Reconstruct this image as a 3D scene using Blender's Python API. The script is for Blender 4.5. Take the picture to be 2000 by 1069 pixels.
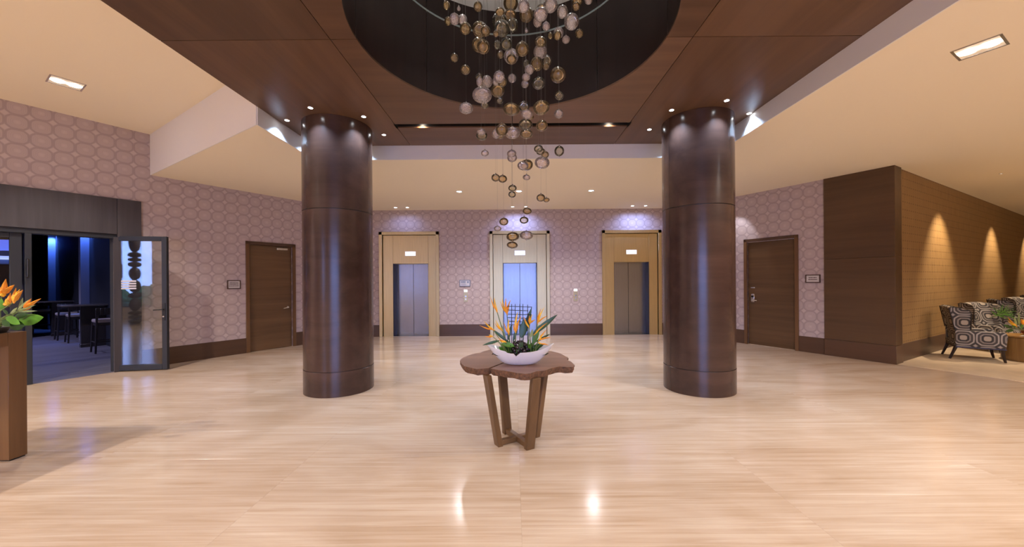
import bpy, bmesh, math, random
from mathutils import Vector, Matrix

random.seed(11)
for o in list(bpy.data.objects):
    bpy.data.objects.remove(o, do_unlink=True)
scene = bpy.context.scene
COL = scene.collection
PI = math.pi

# ---------------------------------------------------------------- camera
F_PX, CX, CY, ROLL, CAM_H = 735.0, 1003.0, 549.0, 0.0075, 1.6
cam_data = bpy.data.cameras.new('camera')
cam_data.sensor_width = 36.0
cam_data.lens = F_PX / 2000.0 * 36.0
cam_data.shift_x = -(CX - 1000.0) / 2000.0
cam_data.shift_y = (CY - 534.5) / 2000.0
cam_data.clip_start = 0.05
cam_data.clip_end = 200
cam = bpy.data.objects.new('camera', cam_data)
COL.objects.link(cam)
cam.matrix_world = Matrix.Translation((0, 0, CAM_H)) @ Matrix.Rotation(PI / 2, 4, 'X') @ Matrix.Rotation(-ROLL, 4, 'Z')
scene.camera = cam

# ---------------------------------------------------------------- world, exposure
world = bpy.data.worlds.new('world')
scene.world = world
world.use_nodes = True
bg = world.node_tree.nodes['Background']
bg.inputs['Color'].default_value = (0.30, 0.43, 1.0, 1)
bg.inputs['Strength'].default_value = 11.0
vs = scene.view_settings
vs.view_transform = 'Standard'
vs.look = 'None'
vs.gamma = 1.0
vs.use_curve_mapping = False
vs.exposure = 0.2

# light strengths (watts)
P_MAIN, P_REAR, P_WALL, P_RING, P_LOUNGE, P_SLOT, P_OCULUS = 390, 190, 36, 75, 190, 30, 42
WARM = (1.0, 0.90, 0.79)
NEUTRAL = (0.95, 0.94, 1.0)
COOL = (0.34, 0.46, 1.0)

# ---------------------------------------------------------------- helpers
def world_at(px, py, Y):
    """point of the place seen at photo pixel (px,py) at depth Y"""
    dx, dy = px - CX, py - CY
    x = dx - dy * ROLL
    y = dx * ROLL + dy
    return Vector((x / F_PX * Y, Y, CAM_H - y / F_PX * Y))

def on_plane(px, py, z):
    dx, dy = px - CX, py - CY
    x = dx - dy * ROLL
    y = dx * ROLL + dy
    Y = (CAM_H - z) * F_PX / y
    return Vector((x / F_PX * Y, Y, z))

class MB:
    def __init__(self):
        self.v = []; self.f = []
    def add(self, vs, fs):
        n = len(self.v)
        self.v += [tuple(p) for p in vs]
        self.f += [tuple(i + n for i in f) for f in fs]
        return self
    def box(self, a, b, M=None):
        (x0, y0, z0), (x1, y1, z1) = a, b
        vs = [Vector(p) for p in ((x0,y0,z0),(x1,y0,z0),(x1,y1,z0),(x0,y1,z0),(x0,y0,z1),(x1,y0,z1),(x1,y1,z1),(x0,y1,z1))]
        if M: vs = [M @ p for p in vs]
        return self.add(vs, [(3,2,1,0),(4,5,6,7),(0,1,5,4),(1,2,6,5),(2,3,7,6),(3,0,4,7)])
    def prism(self, poly, z0, z1, M=None):
        """poly counter-clockwise"""
        n = len(poly)
        vs = [Vector((p[0], p[1], z0)) for p in poly] + [Vector((p[0], p[1], z1)) for p in poly]
        if M: vs = [M @ p for p in vs]
        fs = [tuple(reversed(range(n))), tuple(range(n, 2*n))]
        for i in range(n):
            j = (i + 1) % n
            fs.append((i, j, j + n, i + n))
        return self.add(vs, fs)
    def tube(self, pts, radii, n=8, caps=True, flat=1.0, side=None):
        pts = [Vector(p) for p in pts]
        if not isinstance(radii, (list, tuple)): radii = [radii] * len(pts)
        rings = []
        up = Vector((0, 0, 1))
        for i, p in enumerate(pts):
            d = (pts[min(i+1, len(pts)-1)] - pts[max(i-1, 0)])
            if d.length < 1e-9: d = Vector((0,0,1))
            d.normalize()
            if side is not None:
                a = Vector(side) - d * Vector(side).dot(d)
                if a.length < 1e-4: a = d.orthogonal()
            else:
                a = d.cross(up) if abs(d.z) < 0.95 else d.cross(Vector((0, 1, 0)))
            a.normalize()
            b = d.cross(a)
            rings.append([p + (a * math.cos(2*PI*k/n) + b * math.sin(2*PI*k/n) * flat) * radii[i] for k in range(n)])
        vs = [q for r in rings for q in r]
        fs = []
        for i in range(len(rings) - 1):
            for k in range(n):
                k2 = (k + 1) % n
                fs.append((i*n+k, i*n+k2, (i+1)*n+k2, (i+1)*n+k))
        if caps:
            fs.append(tuple(reversed(range(n))))
            fs.append(tuple(range((len(rings)-1)*n, len(rings)*n)))
        return self.add(vs, fs)
    def lathe(self, prof, n=24, c=(0,0,0), a0=0.0, a1=2*PI, sx=1.0, sy=1.0):
        full = abs(a1 - a0 - 2*PI) < 1e-6
        m = n if full else n + 1
        vs = []
        for r, z in prof:
            for k in range(m):
                a = a0 + (a1 - a0) * k / n
                vs.append((c[0] + r*math.cos(a)*sx, c[1] + r*math.sin(a)*sy, c[2] + z))
        fs = []
        for i in range(len(prof) - 1):
            for k in range(n):
                k2 = (k + 1) % m
                fs.append((i*m+k, i*m+k2, (i+1)*m+k2, (i+1)*m+k))
        return self.add(vs, fs)
    def grid(self, fn, nu, nv, closed_u=False):
        vs = [fn(i / nu, j / nv) for j in range(nv + 1) for i in range(nu if closed_u else nu + 1)]
        w = nu if closed_u else nu + 1
        fs = []
        for j in range(nv):
            for i in range(nu):
                i2 = (i + 1) % w
                fs.append((j*w+i, j*w+i2, (j+1)*w+i2, (j+1)*w+i))
        return self.add(vs, fs)
    def mesh(self, name, mat=None, bevel=0, segs=1, smooth=True, angle=38, fix=False):
        me = bpy.data.meshes.new(name)
        me.from_pydata(self.v, [], self.f)
        if bevel or fix:
            bm = bmesh.new(); bm.from_mesh(me)
            bmesh.ops.remove_doubles(bm, verts=bm.verts, dist=1e-5)
            bmesh.ops.recalc_face_normals(bm, faces=bm.faces)
            if bevel:
                es = [e for e in bm.edges if len(e.link_faces) == 2 and e.calc_face_angle(0) > 0.6]
                bmesh.ops.bevel(bm, geom=es, offset=bevel, segments=segs, affect='EDGES', profile=0.5, clamp_overlap=True)
            bm.to_mesh(me); bm.free()
        if smooth:
            me.polygons.foreach_set('use_smooth', [True] * len(me.polygons))
            me.set_sharp_from_angle(angle=math.radians(angle))
        if mat: me.materials.append(mat)
        me.update()
        return me
    def build(self, name, mat, parent=None, M=None, **kw):
        return link(name, self.mesh(name, mat, **kw), parent, M)

def link(name, me, parent=None, M=None):
    o = bpy.data.objects.new(name, me)
    COL.objects.link(o)
    if parent is not None: o.parent = parent
    if M is not None: o.matrix_local = M
    return o

def empty(name, M=None, loc=None):
    o = bpy.data.objects.new(name, None)
    o.empty_display_size = 0.1
    COL.objects.link(o)
    if M is not None: o.matrix_local = M
    if loc is not None: o.location = loc
    return o

def tag(o, label=None, cat=None, group=None, kind=None):
    if label: o['label'] = label
    if cat: o['category'] = cat
    if group: o['group'] = group
    if kind: o['kind'] = kind
    return o

def struct(name, mb, mat, M=None, label=None, **kw):
    o = mb.build(name, mat, None, M, **kw)
    o['kind'] = 'structure'
    o['label'] = label or name.replace('_', ' ')
    o['category'] = name.split('_')[0]
    return o

def frame(ox, oy, ang):
    return Matrix.Translation((ox, oy, 0)) @ Matrix.Rotation(ang, 4, 'Z')

ML = frame(-6.97, 7.25, math.atan2(.845, .536))       # left wall: x along it to the back, y into it
MR = frame(7.067, 7.0, math.atan2(-.8714, .4906))     # right wall: x towards the front corner, y into it
MG = frame(7.067, 7.0, math.atan2(.4906, .8714))      # lounge wall: x away from the corner, y into it
YB = 11.0                                             # elevator wall
def T(x, y, z=0): return Matrix.Translation((x, y, z))

# ---------------------------------------------------------------- materials
def new_mat(name):
    m = bpy.data.materials.new(name); m.use_nodes = True
    nt = m.node_tree
    return m, nt, nt.nodes['Principled BSDF']

def plain(name, col, rough=0.5, metal=0.0, spec=0.5, emit=None, estr=0.0, bump=0.0, bscale=60, var=0.0):
    m, nt, b = new_mat(name)
    b.inputs['Base Color'].default_value = (*col, 1)
    b.inputs['Roughness'].default_value = rough
    b.inputs['Metallic'].default_value = metal
    b.inputs['Specular IOR Level'].default_value = spec
    if emit:
        b.inputs['Emission Color'].default_value = (*emit, 1)
        b.inputs['Emission Strength'].default_value = estr
    if bump or var:
        tc = nt.nodes.new('ShaderNodeTexCoord')
        nz = nt.nodes.new('ShaderNodeTexNoise'); nz.inputs['Scale'].default_value = bscale; nz.inputs['Detail'].default_value = 3
        nt.links.new(tc.outputs['Object'], nz.inputs['Vector'])
        if bump:
            bp = nt.nodes.new('ShaderNodeBump'); bp.inputs['Strength'].default_value = bump; bp.inputs['Distance'].default_value = 0.004
            nt.links.new(nz.outputs['Fac'], bp.inputs['Height']); nt.links.new(bp.outputs['Normal'], b.inputs['Normal'])
        if var:
            mx = ramp(nt, nz.outputs['Fac'], [(0.3, tuple(c*(1-var) for c in col)), (0.7, tuple(min(1, c*(1+var)) for c in col))])
            nt.links.new(mx, b.inputs['Base Color'])
    return m

def ramp(nt, fac, stops, interp='LINEAR'):
    r = nt.nodes.new('ShaderNodeValToRGB')
    r.color_ramp.interpolation = interp
    el = r.color_ramp.elements
    while len(el) < len(stops): el.new(0.5)
    for e, (p, c) in zip(el, stops):
        e.position = p; e.color = (*c, 1)
    nt.links.new(fac, r.inputs['Fac'])
    return r.outputs['Color']

def mth(nt, op, a, b=None, c=None):
    n = nt.nodes.new('ShaderNodeMath'); n.operation = op
    for i, x in enumerate((a, b, c)):
        if x is None: continue
        if isinstance(x, (int, float)): n.inputs[i].default_value = x
        else: nt.links.new(x, n.inputs[i])
    return n.outputs[0]

def wood(name, dark, light, axis='x', rough=0.35, scale=1.0, seams=None, coord='Object', spec=0.5, band=0.0):
    """veneer with grain streaks running along axis"""
    m, nt, b = new_mat(name)
    tc = nt.nodes.new('ShaderNodeTexCoord')
    oi = nt.nodes.new('ShaderNodeObjectInfo')
    mp = nt.nodes.new('ShaderNodeMapping')
    s = {'x': (0.7, 14, 14), 'y': (14, 0.7, 14), 'z': (14, 14, 0.7)}[axis]
    mp.inputs['Scale'].default_value = tuple(q * scale for q in s)
    ofs = nt.nodes.new('ShaderNodeVectorMath'); ofs.operation = 'ADD'
    cmb = nt.nodes.new('ShaderNodeCombineXYZ')
    rnd = mth(nt, 'MULTIPLY', oi.outputs['Random'], 7.0)
    for i in range(3): nt.links.new(rnd, cmb.inputs[i])
    nt.links.new(tc.outputs[coord], ofs.inputs[0]); nt.links.new(cmb.outputs[0], ofs.inputs[1])
    nt.links.new(ofs.outputs[0], mp.inputs['Vector'])
    n1 = nt.nodes.new('ShaderNodeTexNoise'); n1.inputs['Scale'].default_value = 1.0; n1.inputs['Detail'].default_value = 5; n1.inputs['Roughness'].default_value = 0.6; n1.inputs['Distortion'].default_value = 0.3
    nt.links.new(mp.outputs[0], n1.inputs['Vector'])
    n2 = nt.nodes.new('ShaderNodeTexNoise'); n2.inputs['Scale'].default_value = 0.22; n2.inputs['Detail'].default_value = 2
    nt.links.new(mp.outputs[0], n2.inputs['Vector'])
    f = mth(nt, 'ADD', mth(nt, 'MULTIPLY', n1.outputs['Fac'], 0.6), mth(nt, 'MULTIPLY', n2.outputs['Fac'], 0.4))
    f = mth(nt, 'ADD', f, mth(nt, 'MULTIPLY', mth(nt, 'SUBTRACT', oi.outputs['Random'], 0.5), band))
    nt.links.new(ramp(nt, f, [(0.32, dark), (0.68, light)]), b.inputs['Base Color'])
    b.inputs['Roughness'].default_value = rough
    b.inputs['Specular IOR Level'].default_value = spec
    bp = nt.nodes.new('ShaderNodeBump'); bp.inputs['Strength'].default_value = 0.05; bp.inputs['Distance'].default_value = 0.002
    nt.links.new(n1.outputs['Fac'], bp.inputs['Height']); nt.links.new(bp.outputs['Normal'], b.inputs['Normal'])
    return m

def octagon(nt, cw, ch, round_=0.5, wrap=False):
    """distance field of a square grid of rounded octagons on the local x-z plane -> (d, diamond)"""
    tc = nt.nodes.new('ShaderNodeTexCoord')
    sp = nt.nodes.new('ShaderNodeSeparateXYZ'); nt.links.new(tc.outputs['Object'], sp.inputs[0])
    def cell(o, w):
        return mth(nt, 'ABSOLUTE', mth(nt, 'SUBTRACT', mth(nt, 'FRACT', mth(nt, 'ADD', mth(nt, 'DIVIDE', o, w), 100.0)), 0.5))
    ux = mth(nt, 'ADD', sp.outputs['X'], sp.outputs['Y']) if wrap else sp.outputs['X']
    qx, qz = cell(ux, cw), cell(sp.outputs['Z'], ch)
    dg = mth(nt, 'MULTIPLY', mth(nt, 'ADD', qx, qz), 0.63)
    mx = mth(nt, 'MAXIMUM', mth(nt, 'MAXIMUM', qx, qz), dg)
    ln = mth(nt, 'SQRT', mth(nt, 'ADD', mth(nt, 'MULTIPLY', qx, qx), mth(nt, 'MULTIPLY', qz, qz)))
    d = mth(nt, 'ADD', mth(nt, 'MULTIPLY', mx, 1 - round_), mth(nt, 'MULTIPLY', ln, round_))
    return d, tc

def wallpaper(name):
    m, nt, b = new_mat(name)
    d, tc = octagon(nt, 0.24, 0.225, 0.28)
    base, line, lite, soft = (.50,.40,.385), (.33,.255,.25), (.57,.47,.45), (.425,.335,.325)
    col = ramp(nt, d, [(0.0, lite), (0.15, base), (0.19, soft), (0.22, base), (0.27, soft), (0.30, base), (0.35, soft), (0.385, base), (0.435, line), (0.50, line), (0.525, base), (0.56, lite)])
    nz = nt.nodes.new('ShaderNodeTexNoise'); nz.inputs['Scale'].default_value = 2.0
    nt.links.new(tc.outputs['Object'], nz.inputs['Vector'])
    mix = nt.nodes.new('ShaderNodeMix'); mix.data_type = 'RGBA'; mix.inputs[0].default_value = 0.38
    nt.links.new(col, mix.inputs[6]); mix.inputs[7].default_value = (*base, 1)
    nt.links.new(mix.outputs[2], b.inputs['Base Color'])
    b.inputs['Roughness'].default_value = 0.55
    b.inputs['Specular IOR Level'].default_value = 0.35
    return m

def travertine(name):
    m, nt, b = new_mat(name)
    ge = nt.nodes.new('ShaderNodeNewGeometry')
    oi = nt.nodes.new('ShaderNodeObjectInfo')
    cmb = nt.nodes.new('ShaderNodeCombineXYZ')
    r = mth(nt, 'MULTIPLY', oi.outputs['Random'], 0.10)
    nt.links.new(r, cmb.inputs[0]); nt.links.new(r, cmb.inputs[1])
    ad = nt.nodes.new('ShaderNodeVectorMath'); ad.operation = 'ADD'
    nt.links.new(ge.outputs['Position'], ad.inputs[0]); nt.links.new(cmb.outputs[0], ad.inputs[1])
    mp = nt.nodes.new('ShaderNodeMapping'); mp.inputs['Scale'].default_value = (0.45, 17.0, 1.0)
    nt.links.new(ad.outputs[0], mp.inputs['Vector'])
    n1 = nt.nodes.new('ShaderNodeTexNoise'); n1.inputs['Scale'].default_value = 1.6; n1.inputs['Detail'].default_value = 10; n1.inputs['Roughness'].default_value = 0.66; n1.inputs['Distortion'].default_value = 1.0
    nt.links.new(mp.outputs[0], n1.inputs['Vector'])
    mp2 = nt.nodes.new('ShaderNodeMapping'); mp2.inputs['Scale'].default_value = (0.5, 1.5, 1.0); mp2.inputs['Rotation'].default_value = (0, 0, 0.25)
    nt.links.new(ad.outputs[0], mp2.inputs['Vector'])
    n2 = nt.nodes.new('ShaderNodeTexNoise'); n2.inputs['Scale'].default_value = 1.1; n2.inputs['Detail'].default_value = 5; n2.inputs['Distortion'].default_value = 1.2
    nt.links.new(mp2.outputs[0], n2.inputs['Vector'])
    f = mth(nt, 'ADD', mth(nt, 'MULTIPLY', n1.outputs['Fac'], 0.55), mth(nt, 'MULTIPLY', n2.outputs['Fac'], 0.45))
    f = mth(nt, 'ADD', f, mth(nt, 'MULTIPLY', mth(nt, 'SUBTRACT', oi.outputs['Random'], 0.5), 0.035))
    col = ramp(nt, f, [(0.28, (.35,.225,.14)), (0.40, (.45,.32,.22)), (0.52, (.53,.40,.30)), (0.63, (.59,.47,.37)), (0.74, (.74,.64,.55))])
    nt.links.new(col, b.inputs['Base Color'])
    rr = nt.nodes.new('ShaderNodeMapRange'); rr.inputs['To Min'].default_value = 0.13; rr.inputs['To Max'].default_value = 0.19
    nt.links.new(n1.outputs['Fac'], rr.inputs['Value']); nt.links.new(rr.outputs[0], b.inputs['Roughness'])
    b.inputs['Specular IOR Level'].default_value = 0.5
    return m

def grasscloth(name):
    m, nt, b = new_mat(name)
    tc = nt.nodes.new('ShaderNodeTexCoord')
    sp = nt.nodes.new('ShaderNodeSeparateXYZ'); nt.links.new(tc.outputs['Object'], sp.inputs[0])
    def lines(o, w, t):
        q = mth(nt, 'ABSOLUTE', mth(nt, 'SUBTRACT', mth(nt, 'FRACT', mth(nt, 'ADD', mth(nt, 'DIVIDE', o, w), 50.0)), 0.5))
        return mth(nt, 'LESS_THAN', q, t)
    hx, hz = lines(sp.outputs['X'], 0.115, 0.09), lines(sp.outputs['Z'], 0.15, 0.06)
    dots = mth(nt, 'MULTIPLY', lines(sp.outputs['X'], 0.115, 0.3), hz)
    dots2 = mth(nt, 'MULTIPLY', lines(sp.outputs['Z'], 0.0375, 0.25), hx)
    k = mth(nt, 'MAXIMUM', dots, mth(nt, 'MULTIPLY', dots2, 0.5))
    mp = nt.nodes.new('ShaderNodeMapping'); mp.inputs['Scale'].default_value = (60, 1, 3)
    nt.links.new(tc.outputs['Object'], mp.inputs['Vector'])
    nz = nt.nodes.new('ShaderNodeTexNoise'); nz.inputs['Scale'].default_value = 1.0; nz.inputs['Detail'].default_value = 4
    nt.links.new(mp.outputs[0], nz.inputs['Vector'])
    f = mth(nt, 'SUBTRACT', nz.outputs['Fac'], mth(nt, 'MULTIPLY', k, 0.28))
    nt.links.new(ramp(nt, f, [(0.15, (.13,.065,.022)), (0.40, (.27,.155,.055)), (0.65, (.345,.205,.08))]), b.inputs['Base Color'])
    b.inputs['Roughness'].default_value = 0.55
    return m

def upholstery(name):
    m, nt, b = new_mat(name)
    d, tc = octagon(nt, 0.30, 0.29, 0.2, True)
    col = ramp(nt, d, [(0, (.36,.30,.24)), (0.14, (.36,.30,.24)), (0.17, (.035,.03,.03)), (0.24, (.035,.03,.03)), (0.26, (.24,.205,.18)), (0.30, (.24,.205,.18)), (0.33, (.06,.05,.048)), (0.40, (.06,.05,.048)), (0.42, (.36,.32,.285)), (0.46, (.36,.32,.285)), (0.49, (.04,.034,.034)), (0.56, (.04,.034,.034)), (0.60, (.33,.29,.26))], 'LINEAR')
    nt.links.new(col, b.inputs['Base Color'])
    b.inputs['Roughness'].default_value = 0.8
    return m

def metal(name, col, rough=0.3, axis='z', aniso=0.0, str_=0.08):
    m, nt, b = new_mat(name)
    tc = nt.nodes.new('ShaderNodeTexCoord')
    mp = nt.nodes.new('ShaderNodeMapping')
    mp.inputs['Scale'].default_value = {'z': (260, 260, 2), 'x': (2, 260, 260)}[axis]
    nt.links.new(tc.outputs['Object'], mp.inputs['Vector'])
    nz = nt.nodes.new('ShaderNodeTexNoise'); nz.inputs['Scale'].default_value = 1.0; nz.inputs['Detail'].default_value = 2
    nt.links.new(mp.outputs[0], nz.inputs['Vector'])
    nt.links.new(ramp(nt, nz.outputs['Fac'], [(0.3, tuple(c*0.86 for c in col)), (0.7, tuple(min(1, c*1.08) for c in col))]), b.inputs['Base Color'])
    b.inputs['Metallic'].default_value = 1.0
    b.inputs['Roughness'].default_value = rough
    bp = nt.nodes.new('ShaderNodeBump'); bp.inputs['Strength'].default_value = str_; bp.inputs['Distance'].default_value = 0.001
    nt.links.new(nz.outputs['Fac'], bp.inputs['Height']); nt.links.new(bp.outputs['Normal'], b.inputs['Normal'])
    return m

def thin_glass(name, tint=(0.95, 0.97, 0.97), milky=0.0, milk_col=(0.8, 0.8, 0.8), rough=0.02, ior=1.5, refl=1.0, rim=None):
    """hollow or thin pane glass: fresnel mirror over a tinted clear body, optionally milky"""
    m = bpy.data.materials.new(name); m.use_nodes = True
    nt = m.node_tree; nt.nodes.clear()
    out = nt.nodes.new('ShaderNodeOutputMaterial')
    tr = nt.nodes.new('ShaderNodeBsdfTransparent'); tr.inputs['Color'].default_value = (*tint, 1)
    gl = nt.nodes.new('ShaderNodeBsdfGlossy'); gl.inputs['Roughness'].default_value = rough; gl.inputs['Color'].default_value = (refl, refl, refl, 1)
    body = tr.outputs[0]
    if rim:
        lw = nt.nodes.new('ShaderNodeLayerWeight'); lw.inputs['Blend'].default_value = 0.5
        cm = nt.nodes.new('ShaderNodeMix'); cm.data_type = 'RGBA'
        nt.links.new(mth(nt, 'POWER', lw.outputs['Facing'], 2.2), cm.inputs[0])
        cm.inputs[6].default_value = (*tint, 1); cm.inputs[7].default_value = (*rim, 1)
        nt.links.new(cm.outputs[2], tr.inputs['Color'])
    if milky:
        tc = nt.nodes.new('ShaderNodeTexCoord')
        nz = nt.nodes.new('ShaderNodeTexNoise'); nz.inputs['Scale'].default_value = 7; nz.inputs['Detail'].default_value = 4
        nt.links.new(tc.outputs['Object'], nz.inputs['Vector'])
        rg = nt.nodes.new('ShaderNodeMapRange'); rg.inputs['From Min'].default_value = 0.3; rg.inputs['From Max'].default_value = 0.75
        rg.inputs['To Min'].default_value = milky * 0.55; rg.inputs['To Max'].default_value = milky * 1.6
        nt.links.new(nz.outputs['Fac'], rg.inputs['Value'])
        df = nt.nodes.new('ShaderNodeBsdfDiffuse'); df.inputs['Color'].default_value = (*milk_col, 1)
        tl = nt.nodes.new('ShaderNodeBsdfTranslucent'); tl.inputs['Color'].default_value = (*milk_col, 1)
        mm = nt.nodes.new('ShaderNodeMixShader'); nt.links.new(df.outputs[0], mm.inputs[1]); nt.links.new(tl.outputs[0], mm.inputs[2])
        m2 = nt.nodes.new('ShaderNodeMixShader'); nt.links.new(rg.outputs[0], m2.inputs[0]); nt.links.new(tr.outputs[0], m2.inputs[1]); nt.links.new(mm.outputs[0], m2.inputs[2])
        body = m2.outputs[0]
    fr = nt.nodes.new('ShaderNodeFresnel'); fr.inputs['IOR'].default_value = ior
    mx = nt.nodes.new('ShaderNodeMixShader')
    nt.links.new(fr.outputs[0], mx.inputs[0]); nt.links.new(body, mx.inputs[1]); nt.links.new(gl.outputs[0], mx.inputs[2])
    nt.links.new(mx.outputs[0], out.inputs['Surface'])
    return m

def emitter(name, col, s):
    return plain(name, (0.8, 0.8, 0.8), emit=col, estr=s)

M = {}
M['cream'] = plain('cream ceiling paint', (.90,.80,.615), 0.75, spec=0.2, bump=0.03, bscale=150)
M['cream_fascia'] = plain('pale fascia paint', (.80,.78,.77), 0.6, spec=0.3)
M['wallpaper'] = wallpaper('octagon ring wallpaper')
M['floor'] = travertine('polished travertine')
M['grout'] = plain('travertine grout', (.50,.37,.24), 0.7)
M['lounge_floor'] = plain('cream lounge stone', (.66,.52,.37), 0.30, var=0.12, bscale=3)
M['canopy'] = wood('walnut ceiling veneer', (.078,.040,.021), (.150,.080,.043), 'y', 0.38, 0.5, band=0.25)
M['canopy_x'] = wood('walnut ceiling veneer across', (.088,.045,.024), (.165,.090,.050), 'x', 0.38, 0.5, band=0.25)
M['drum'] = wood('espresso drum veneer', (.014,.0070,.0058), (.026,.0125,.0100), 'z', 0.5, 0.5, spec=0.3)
M['column'] = wood('dark walnut column veneer', (.040,.021,.017), (.092,.048,.034), 'x', 0.24, 0.35, band=0.1)
M['door_wood'] = wood('walnut door veneer', (.088,.044,.017), (.165,.088,.037), 'x', 0.38, 0.6, band=0.1)
M['trim_wood'] = wood('walnut trim', (.062,.030,.016), (.105,.052,.028), 'x', 0.38, 0.6)
M['frame_wood'] = wood('walnut door casing', (.11,.052,.020), (.18,.088,.035), 'z', 0.36, 0.8)
M['end_wood'] = wood('walnut pilaster', (.062,.031,.013), (.115,.060,.027), 'x', 0.38, 0.6)
M['brass'] = metal('brushed brass', (.60,.485,.26), 0.36)
M['steel'] = metal('brushed stainless', (.30,.305,.33), 0.27)
M['chrome'] = plain('satin chrome', (.75,.74,.72), 0.22, metal=1.0)
M['charcoal'] = plain('charcoal anodised aluminium', (.030,.033,.042), 0.42, metal=0.3)
M['header'] = wood('smoked oak header', (.034,.029,.035), (.062,.055,.063), 'z', 0.5, 1.0)
M['black'] = plain('black', (.012,.011,.012), 0.4)
M['dark_metal'] = plain('dark bronze', (.03,.022,.018), 0.35, metal=0.6)
M['white'] = plain('white plastic', (.80,.79,.78), 0.35)
M['sign_face'] = plain('silver sign face', (.62,.58,.57), 0.35, metal=0.2)
M['sign_text'] = plain('sign lettering', (.10,.06,.06), 0.5)
M['sign_blue'] = plain('blue grey sign print', (.17,.20,.30), 0.5)
M['sign_frame'] = plain('sign frame', (.075,.035,.028), 0.4)
M['indicator'] = emitter('lit floor indicator', (1, .97, .93), 0.85)
M['lens_cool'] = emitter('cool lamp lens', (.90, .95, 1.0), 25)
M['lens_dim'] = emitter('shielded lamp lens', (1.0, .9, .75), 0.8)
M['lens_warm'] = emitter('warm lamp lens', (1.0, .93, .84), 18)
M['glass'] = thin_glass('clear door glass', (.86,.88,.88))
M['win_glass'] = thin_glass('window glass', (.95,.97,.97))
M['disc_glass'] = thin_glass('ceiling disc glass', (.90,.92,.92))
M['disc_edge'] = plain('polished glass edge', (.30,.36,.36), 0.15)
M['bub_amber'] = thin_glass('amber bubble glass', (.88,.77,.56), 0.20, (.62,.45,.24), 0.03, 1.6, rim=(.60,.45,.24))
M['bub_pink'] = thin_glass('frosted blush bubble glass', (.95,.90,.88), 0.34, (.86,.74,.71), 0.03, 1.6, rim=(.74,.64,.60))
M['bub_grey'] = thin_glass('smoke bubble glass', (.86,.83,.72), 0.12, (.55,.50,.36), 0.03, 1.6, rim=(.52,.48,.34))
M['wire'] = plain('steel wire', (.35,.33,.32), 0.4, metal=1.0)
M['slab'] = wood('live edge slab', (.15,.072,.043), (.29,.155,.095), 'x', 0.33, 0.7)
M['bark'] = plain('slab bark edge', (.12,.055,.026), 0.8, bump=0.8, bscale=40, var=0.5)
M['leg_wood'] = wood('oiled table leg', (.10,.050,.018), (.19,.098,.040), 'z', 0.4, 0.8)
M['bowl'] = plain('white glazed bowl', (.78,.77,.80), 0.22)
M['soil'] = plain('dark moss filling', (.014,.018,.008), 0.9, bump=0.6, bscale=50)
M['orange'] = plain('orange bract', (.80,.30,.018), 0.45, var=0.22, bscale=14)
M['yellow'] = plain('yellow bract', (.88,.50,.03), 0.45, var=0.2, bscale=14)
M['stem'] = plain('green stem', (.12,.17,.04), 0.5)
M['leaf'] = plain('deep green leaf', (.022,.070,.012), 0.35, var=0.35, bscale=9)
M['leaf_bright'] = plain('bright green leaf', (.085,.24,.018), 0.38, var=0.35, bscale=9)
M['leaf_pale'] = plain('variegated leaf', (.22,.27,.10), 0.45, var=0.3, bscale=20)
M['berry'] = plain('black purple berry', (.020,.010,.013), 0.25)
M['red'] = plain('red pot glaze', (.16,.012,.010), 0.3)
M['console'] = wood('console walnut', (.12,.052,.017), (.21,.10,.035), 'z', 0.38, 0.8)
M['uphol'] = upholstery('geometric woven upholstery')
M['piping'] = plain('espresso piping', (.020,.012,.009), 0.5)
M['chair_leg'] = plain('espresso leg', (.022,.011,.008), 0.3)
M['gold_wall'] = grasscloth('stitched gold grasscloth')
M['drum_wood'] = wood('teak drum table', (.16,.075,.018), (.42,.235,.075), 'z', 0.35, 0.9)
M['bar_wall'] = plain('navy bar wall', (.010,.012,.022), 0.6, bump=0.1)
M['bar_face'] = plain('bar pilaster face', (.20,.20,.26), 0.5)
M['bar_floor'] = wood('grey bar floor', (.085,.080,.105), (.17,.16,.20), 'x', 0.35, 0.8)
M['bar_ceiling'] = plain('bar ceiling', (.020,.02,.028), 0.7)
M['bar_top'] = plain('dark bar table top', (.075,.065,.068), 0.25)
M['stool_wood'] = plain('dark stool wood', (.020,.016,.018), 0.35)
M['stool_seat'] = plain('stool leather', (.32,.27,.26), 0.4)
M['facade'] = plain('entrance wall paint', (.62,.52,.42), 0.7)
M['totem'] = plain('carved totem wood', (.035,.02,.014), 0.45)
M['hedge'] = plain('hedge leaves', (.05,.16,.03), 0.6, var=0.6, bscale=12)
M['outdoor'] = plain('outdoor paving', (.35,.34,.33), 0.8)

# ================================================================ structure
HC, HW, HH = 3.69, 3.93, 4.47          # low cream ceiling, wood canopy, high cream ceiling
BB = 0.34                              # baseboard height

# ---- floor -------------------------------------------------------
floor = struct('floor', MB().box((-24, -6.6, -0.20), (24, 17, -0.010)), M['grout'], label='polished beige travertine floor laid in large slabs')
YS = 0.06
SW, SD = 1.92, 0.96
tile_me = MB().box((-SW/2 + .0003, -SD/2 + .0003, -0.010), (SW/2 - .0003, SD/2 - .0003, 0)).mesh('floor_slab', M['floor'], bevel=0.0005, smooth=False)
MLi, MRi = ML.inverted(), MR.inverted()
ny0 = 2
j = 0
for j in range(ny0, 13):
    y = j * SD + YS
    for i in range(-6, 6):
        x = 0.04 + i * SW + SW / 2
        c = Vector((x, y, 0))
        if abs(x) > (y + .5) * 1.42 + 1.6: continue
        if (MLi @ c).y > 0.75 or (MRi @ c).y > 0.75: continue
        link('floor_slab', tile_me, floor, T(x, y))
MB().box((-17, -6.6, -0.010), (20, ny0 * SD + YS - SD / 2 - .001, 0)).build('rear_slab_field', M['floor'], floor, smooth=False)
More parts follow.
